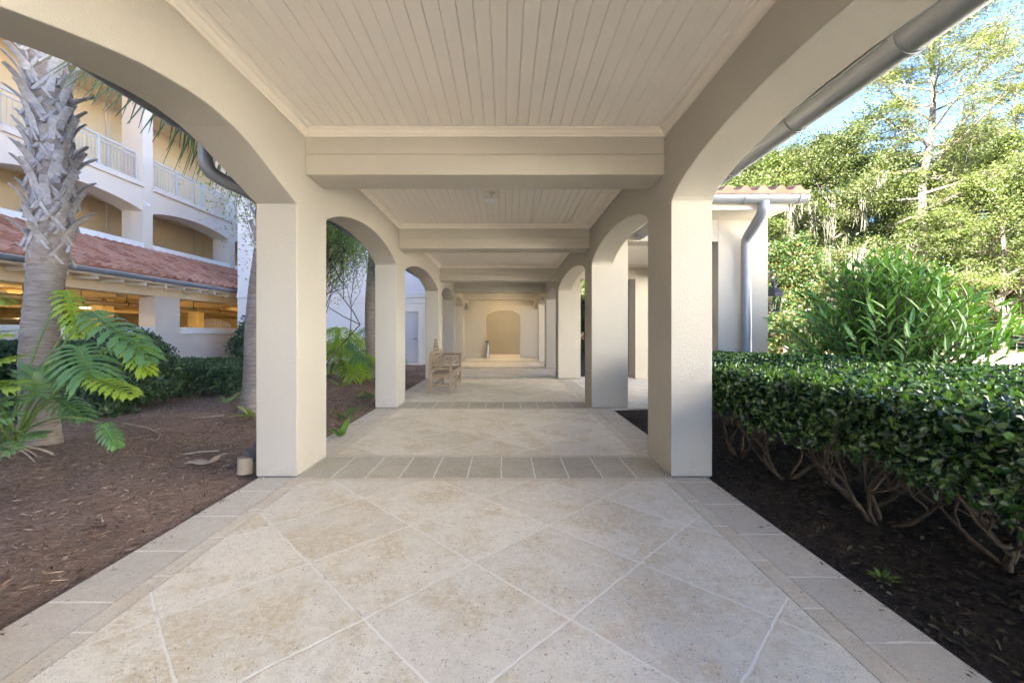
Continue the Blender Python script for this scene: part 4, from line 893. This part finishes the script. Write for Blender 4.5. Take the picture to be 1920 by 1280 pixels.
def sp(b, t, W, yel=0, droop=.25, k=.6):
    lb = at(b[0] - 14, *b[1:]); lt = at(t[0] - 14, *t[1:]); return (lb, lb + (lt - lb) * .86, CAMN(lb, k), W * .62, yel, droop)
specs = [sp((188, 585, 4.15), (322, 672, 3.85), .27, 0, .22, .5), sp((163, 650, 4.0), (190, 722, 3.72), .36, 0, .10, 1.4), sp((180, 704, 3.85), (284, 741, 3.60), .20, 1, .10, .2),
         sp((262, 634, 4.2), (296, 706, 4.05), .19, 1, .25, .8), sp((136, 546, 4.45), (172, 625, 4.3), .20, 1, .5, .5), sp((86, 742, 3.95), (80, 688, 4.0), .26, 0, .05, .9), sp((128, 700, 4.5), (60, 700, 4.2), .2, 0, .2, .8),
         sp((-50, 700, 3.7), (50, 652, 3.6), .24, 1, .2, .5), sp((-40, 725, 3.5), (66, 716, 3.45), .26, 1, .12, .4), sp((-60, 640, 4.0), (42, 606, 4.0), .2, 1, .3, .5), sp((208, 796, 3.75), (238, 838, 3.65), .12, 0, .3, .9),
         sp((112, 742, 4.2), (182, 772, 4.0), .20, 0, .35, .8), sp((-40, 790, 3.4), (46, 772, 3.4), .18, 0, .2, .6), sp((-30, 835, 3.25), (50, 836, 3.2), .16, 0, .2, .6), sp((-30, 548, 4.5), (44, 556, 4.4), .16, 1, .3, .3),
         sp((60, 815, 3.9), (102, 808, 3.9), .11, 0, .3, .6), sp((-20, 760, 3.7), (40, 745, 3.7), .2, 0, .2, .6), sp((215, 650, 4.5), (262, 640, 4.5), .22, 1, .2, .6), sp((140, 620, 4.6), (200, 600, 4.7), .22, 1, .2, .6),
         sp((150, 690, 4.4), (235, 700, 4.3), .25, 0, .3, .8), sp((-120, 660, 3.9), (-190, 640, 3.7), .3, 0, .2, .5), sp((-130, 740, 3.4), (-220, 730, 3.2), .3, 0, .2, .5), sp((-90, 600, 4.4), (-140, 560, 4.4), .28, 1, .2, .5)]
philo('split leaf philodendron with broad arching leaves at the foot of the near palm', (-4.83, 4.12, 0), specs)
def rand_philo(label, base, n, ln, hmax, seed, a0=0, a1=6.283, yel=.25):
    rr = random.Random(seed); B = Vector(base); sps = []
    for i in range(n):
        a = a0 + (a1 - a0) * (i + rr.random()) / n; e = rr.uniform(.25, 1); l = ln * rr.uniform(.7, 1.1); h = hmax * (1.05 - .75 * e) * rr.uniform(.8, 1.1)
        lb = B + Vector((math.cos(a) * l * e, math.sin(a) * l * e, h)); sz = rr.uniform(.38, .55); lt = lb + Vector((math.cos(a) * sz, math.sin(a) * sz, -sz * rr.uniform(.2, .9)))
        sps.append((lb, lt, UP + Vector((math.cos(a), math.sin(a), 0)) * .4 + Vector((.2, -.5, 0)), sz * .55, rr.random() < yel, .25))
    return philo(label, base, sps)
rand_philo('large split leaf plant beneath the small tree, left of the slender palm', (-4.35, 11.3, 0), 26, .75, 1.6, 4, yel=.65)
rand_philo('split leaf plant behind the slender palm, nearly hidden by the second left pillar', (-3.95, 13.4, 0), 16, .6, 1.7, 6, yel=.1)
# small loose tree in the garden
def tip_leaves(tips, per, rad, L, W, mat, flat=.6, kind='diamond'):
    c = np.array([tuple(t) for t in tips]); n = len(c) * per; P = np.repeat(c, per, 0) + RNG.normal(0, 1, (n, 3)) * np.array([rad, rad, rad * flat]); D = rnd_dir(n); D[:, 2] *= .6; N = rnd_dir(n) * .8 + np.array([0, 0, .7]); Ls = L * RNG.uniform(.6, 1.2, n)
    V, F = leaves_np(P, D, N, Ls, Ls * W / L, kind, .2); return np_mesh('foliage', V, F, mat)
st = thing('small_tree', 'small airy tree with thin dark stems and fine leaves beyond the first left pillar', 'tree', (-4.35, 9.6, 0)); rr = random.Random(3); mb = MB(); tips = []
for k in range(6):
    a = 6.283 * k / 6 + .3; tips += grow(mb, (-4.35 + .08 * math.cos(a), 9.6 + .08 * math.sin(a), -.05), (.17 * math.cos(a) + .06, .30 * math.sin(a), 1.), 2.5, .022, 3, .62, .24, 7, 4, rr, (-4.9, -3.5))
mb.build('trunk', M['bark'], st, smooth=60); link('crown', tip_leaves(tips, 105, .29, .058, .03, M['fine'], .7), st)
# seedlings, litter, hoses
def strap_plant(name, label, c, n, L, seed, mat='shrub', cat='plant'):
    rr = random.Random(seed); t = thing(name, label, cat, c); P, D, N, LL = [], [], [], []
    for i in range(n):
        a = rr.uniform(0, 6.28); P.append(Vector(c) + Vector((math.cos(a) * .02, math.sin(a) * .02, 0))); D.append(Vector((math.cos(a), math.sin(a), rr.uniform(.3, 1.2)))); N.append(Vector((0, 0, 1))); LL.append(L * rr.uniform(.7, 1.1))
    LL = np.array(LL); V, F = leaves_np(np.array(P), np.array(D), np.array(N), LL, LL * .24, 'lance', .15, .25); link('foliage', tri_mesh('foliage', V, F, M[mat]), t); return t
for i, (px, py, D, n, L, lab) in enumerate([(640, 812, 5.2, 6, .24, 'broad leaved seedling nearest the first left pillar'), (648, 775, 6.4, 6, .22, 'small green seedling in mulch behind the first left pillar'), (672, 765, 6.9, 5, .16, 'tiny upright seedling in the mulch between the left pillars'), (640, 722, 9.6, 6, .3, 'low leafy seedling at the foot of the small tree'),
        (672, 742, 8.3, 5, .2, 'pale strap leaved seedling in the mulch'), (705, 745, 8.2, 6, .3, 'leafy seedling touching the second left pillar'), (474, 775, 6.3, 5, .3, 'dark strap leaved seedling at the foot of the leaning palm'), (425, 755, 7.4, 4, .25, 'pale seedling in front of the low loose hedge'), (1655, 1085, 2.2, 14, .055, 'small ferny weed in the dark bed right of the paving')]):
    p = at(px, py, D); p.z = lz(p.x, p.y) if p.x < 0 else rz(p.x, p.y); strap_plant('seedling', lab, p, n + 2, L * 1.3, i, 'oleander' if i in (0, 1, 2, 5, 8) else 'fine')
def curl(name, label, cat, pts, w, mat):
    o = MB().ribbon(pts, [w * .5] + [w] * (len(pts) - 2) + [w * .4], (.4, .9, .1)).build(name, mat, None, recalc=False); m = o.modifiers.new('thickness', 'SOLIDIFY'); m.thickness = .008; return tag(o, label, cat)
curl('dried_palm_sheath', 'pale curled dry palm sheath lying on the mulch', 'dry leaf', [(-3.02, 4.02, .012), (-2.94, 4.03, .03), (-2.84, 4.0, .018), (-2.77, 4.02, .025), (-2.74, 4.06, .075), (-2.70, 4.08, .08)], .085, M['hay'])
curl('dried_palm_sheath', 'flat dry stick of palm stalk on the mulch near the leaning palm', 'dry leaf', [(-4.42, 6.0, .03), (-4.3, 6.03, .045), (-4.15, 6.06, .05), (-4.05, 6.1, .06)], .028, M['hay'])
hp = [at(15, 848, 4.15), at(60, 842, 4.2), at(90, 832, 4.3), at(112, 815, 4.4)]
mb = MB(); mb.tube([(-5.25, 4.2, .03), (-5.0, 4.24, .05), (-4.78, 4.34, .10), (-4.72, 4.5, .16)], .008, 8); tag(mb.build('irrigation_tube', M['hay'], None, smooth=60), 'thin bent irrigation tube at the foot of the near palm', 'hose')
mb = MB(); mb.tube([(-4.7, 5.2, .14), (-4.35, 5.15, .10), (-4.1, 5.05, .04), (-3.98, 4.85, .02), (-4.05, 4.65, .0), (-4.3, 4.5, .0)], .006, 8); tag(mb.build('irrigation_tube', M['hay'], None, smooth=60), 'looping irrigation tube on the mulch right of the near palm', 'hose')
mb = MB(); mb.tube([(-3.3, 4.35, .0), (-3.15, 4.37, .02), (-3.0, 4.45, .01)], .008, 6); tag(mb.build('twig', M['hay'], None, smooth=60), 'thin pale twig on the mulch behind the curled sheath', 'twig')
mb = MB(); mb.tube([(-3.95, 11.2, .02), (-4.05, 11.15, .25), (-4.0, 11.2, .45)], [.09, .11, .05], 10); tag(mb.build('cut_stump', M['hay'], None, smooth=60), 'weathered pale stump at the foot of the slender palm', 'stump')

# ------------------------------------------------------------------ trees beyond the driveway
def gen_tree(name, label, loc, H, r0, cb, spread, nl, seed, lm, bm_, lpc, L, W, cs, flat=.6, elev=.35, moss=0, group='trees beyond the driveway', prof=.55):
    rr = random.Random(seed); root = thing(name, label, 'tree', (0, 0, 0), group, True); mb = MB(); pts = [Vector((0, 0, -.5))]; K = 9
    for i in range(1, K + 1): pts.append(Vector((rr.gauss(0, .012 * H), rr.gauss(0, .012 * H), H * .93 * i / K)))
    mb.tube(pts, [r0 * (1 - .82 * (i / K) ** 1.1) for i in range(K + 1)], 10, caps=False)
    def ax(u): f = u * K; i = min(K - 1, int(f)); return pts[i].lerp(pts[i + 1], f - i)
    C = []
    for k in range(nl):
        u = cb + (1 - cb) * (k + rr.random()) / nl; a = k * 2.4 + rr.uniform(-.4, .4); q = (u - cb) / (1 - cb); ln = spread * (math.sqrt(max(.08, 1 - ((q - prof * .6) / (1.05 - prof * .6 if q > prof * .6 else .9)) ** 2))) * rr.uniform(.65, 1.12)
        e = elev + .5 * q + rr.uniform(-.2, .2); d = Vector((math.cos(a) * math.cos(e), math.sin(a) * math.cos(e), math.sin(e))); p = ax(u * .98); path = [p]; r = r0 * (1 - .8 * u) * .5
        for i in range(6): d = (d + Vector((rr.gauss(0, .13), rr.gauss(0, .13), rr.gauss(.02, .11)))).normalized(); path.append(path[-1] + d * ln / 6)
        mb.tube(path, [r * (1 - .13 * i) for i in range(7)], 6, caps=False)
        for i in range(2, 7):
            C.append(path[i])
            for s in range(3):
                dd = (d + Vector((rr.gauss(0, .8), rr.gauss(0, .8), rr.gauss(.15, .4)))).normalized(); sl2 = ln * rr.uniform(.16, .36); e2 = path[i] + dd * sl2; mb.tube([path[i], path[i].lerp(e2, .5) + Vector((0, 0, .04 * sl2)), e2], [r * .35, r * .25, r * .1], 4, caps=False); C.append(e2); C.append(path[i].lerp(e2, .6))
    mb.build('trunk', M[bm_], root, smooth=60)
    c = np.array([tuple(t) for t in C]); keep = RNG.random(len(c)) < .92; c = c[keep]; per = RNG.poisson(lpc, len(c)); P = np.repeat(c, per, 0); n = len(P); sig = np.repeat(RNG.uniform(.6, 1.25, len(c)) * cs, per); P = P + RNG.normal(0, 1, (n, 3)) * sig[:, None] * np.array([1, 1, flat]); D = rnd_dir(n); D[:, 2] *= .5; N = rnd_dir(n) * .75 + np.array([0, 0, .8]); Ls = L * RNG.uniform(.55, 1.2, n)
    V, F = leaves_np(P, D, N, Ls, Ls * W / L, 'diamond', .15); link('crown', np_mesh('crown', V, F, M[lm]), root)
    if moss:
        ms = MB(); cc = [t for t in C if t.z < H * .75]
        for k in range(moss):
            p = rr.choice(cc); ln = rr.uniform(.5, 2.2)
            for j in range(14):
                o = Vector((rr.gauss(0, .14), rr.gauss(0, .14), rr.uniform(-.1, .1))); l2 = ln * rr.uniform(.4, 1); s = Vector((rr.gauss(0, 1), rr.gauss(0, 1), 0)); ms.ribbon([p + o, p + o + Vector((rr.gauss(0, .05), 0, -l2 * .4)), p + o + Vector((rr.gauss(0, .07), 0, -l2 * .75)), p + o + Vector((rr.gauss(0, .08), 0, -l2))], [.03, .06, .035, .008], s if s.length > .1 else (1, 0, 0))
        ms.build('hanging_moss', M['moss'], root, recalc=False)
    root.location = loc; return root
def gz(x, y): return -.16 + .03 * max(0, y - 24)
def tl(px, D): x = (px - VPX) * D / FPX; return (x, D, gz(x, D))
oak = gen_tree('oak_tree', 'broad sunlit oak hung with pale moss, just right of the porch lantern', tl(1560, 30), 15., .34, .12, 5.2, 26, 11, 'tree', 'bark', 125, .15, .085, .38, .55, .3, 170)
dup(oak, tl(1405, 38), 2.2, 1.05, 'sunlit oak rising behind the porch roof')
dup(oak, tl(1640, 39), 4.0, 1.12, 'taller mossy oak behind the pale pine trunk')
lite = gen_tree('bright_tree', 'bright yellow green tree with layered branches at the right edge', tl(1880, 27), 10.6, .26, .10, 5.0, 24, 21, 'tree2', 'bark', 130, .135, .078, .36, .42, .12)
dup(lite, tl(1470, 33), 1.3, 1.28, 'bright green feathery tree above the end of the porch gutter')
dup(lite, tl(1545, 36), 5.0, 1.5, 'tallest bright green tree, between the porch roof and the pale pine')
dup(lite, tl(1830, 37), 2.4, 1.5, 'tall bright tree right of the pale pine trunk')
dup(lite, tl(1330, 34), 3.0, 1.15, 'bright tree hidden mostly behind the porch')
mag = gen_tree('magnolia_tree', 'dark magnolia with rusty leaves beside the porch lantern', tl(1475, 27), 6.8, .2, .04, 2.4, 24, 31, 'magnolia', 'bark', 95, .16, .085, .40, .6, .3)
dup(mag, tl(1690, 31), 1.2, .92, 'dark leafy understorey tree behind the oleander')
dup(mag, tl(1300, 27), 2.6, 1.0, 'dark understorey tree glimpsed between the right pillars')
pine = gen_tree('pine_tree', 'tall bare pine with a pale trunk rising above the other trees', tl(1735, 33), 31, .36, .34, 5.8, 42, 41, 'needle', 'pinebark', 46, .36, .05, .42, .5, .05)
dup(pine, tl(1905, 41), 2.0, .86, 'second pine with a leafy crown at the right edge')
dup(pine, tl(2120, 36), 3.6, .9, 'pine standing beyond the right edge of the drive')
bush = gen_tree('understorey_tree', 'low sunlit bushy tree on the pine straw bank behind the fence post', tl(1830, 32), 4.6, .14, .02, 2.6, 22, 51, 'tree', 'bark', 115, .135, .078, .33, .55, .25)
for px, D, s, lab in ((1500, 36, 1.1, 'bushy understorey tree beneath the mossy oak'), (1600, 33.5, 1.0, 'bushy understorey tree below the hanging moss'), (1720, 35, 1.15, 'bushy understorey tree at the foot of the tall pine'), (1930, 31, 1.1, 'bushy understorey tree at the right edge of the bank'), (1430, 34, 1.2, 'bushy understorey tree hidden by the porch corner'), (2060, 33, 1.2, 'bushy understorey tree beyond the right edge'),
                      (1100, 27, .9, 'sunlit bush glimpsed between the third and fourth right pillars'), (1180, 17.5, .62, 'bright green bush seen through the porch opening'), (1215, 22, 1.0, 'bush behind the porch seen through its far opening'), (1050, 40, 1.1, 'bush at the far end of the planting right of the walkway')):
    dup(bush, tl(px, D) if D > 24 else ((px - VPX) * D / FPX, D, -.1), D * 1.7, s, lab)
for px, D, s, lab in ((1800, 46, 1.45, 'tall oak far behind the layered bright tree'), (1990, 40, 1.3, 'tall oak behind the right edge of the bank'), (2150, 44, 1.5, 'tall oak outside the right edge'), (1250, 42, 1.2, 'oak far behind the porch roof')):
    dup(oak, tl(px, D), D * 2.1, s, lab)
# distant wood
n = 42000; x = RNG.uniform(-5, 120, n); y = RNG.normal(64, 4, n); top = 11.5 + 3 * np.sin(x * .21) + 2 * np.sin(x * .53 + 1) + 1.2 * np.sin(x * 1.3); z = top * RNG.uniform(0, 1, n) ** .75 + RNG.normal(0, .6, n)
x = x + 1.2 * np.sin(z * 1.1 + x); V, F = leaves_np(np.stack([x, y, z], 1), rnd_dir(n), rnd_dir(n) + np.array([0, -.3, .6]), RNG.uniform(.35, .8, n), RNG.uniform(.25, .5, n), 'diamond', .15)
tag(link('distant_wood', np_mesh('distant_wood', V, F, M['tree'])), 'far sunlit woodland behind the nearer trees', None, None, 'stuff')
# wire fence on the bank
fe = thing('wire_fence', 'thin grey wire fence along the pine straw bank', 'fence', (28, 28, .2))
for i, x in enumerate(np.arange(14.5, 56, 3.1)):
    y = 28.4; mb = MB(); mb.tube([(x, y, -.3), (x, y, 1.85)], .035, 8); mb.build('post', M['grey'], fe, smooth=60)
mb = MB(); mb.tube([(14.5, 28.4, 1.82), (54.8, 28.4, 1.82)], .02, 6); mb.build('rail', M['grey'], fe, smooth=60)
mb = MB()
for z in np.arange(.12, 1.8, .24): mb.bar((14.5, 28.4, z), (54.8, 28.4, z), .004, .004)
mb.build('wire', M['grey'], fe, recalc=False)
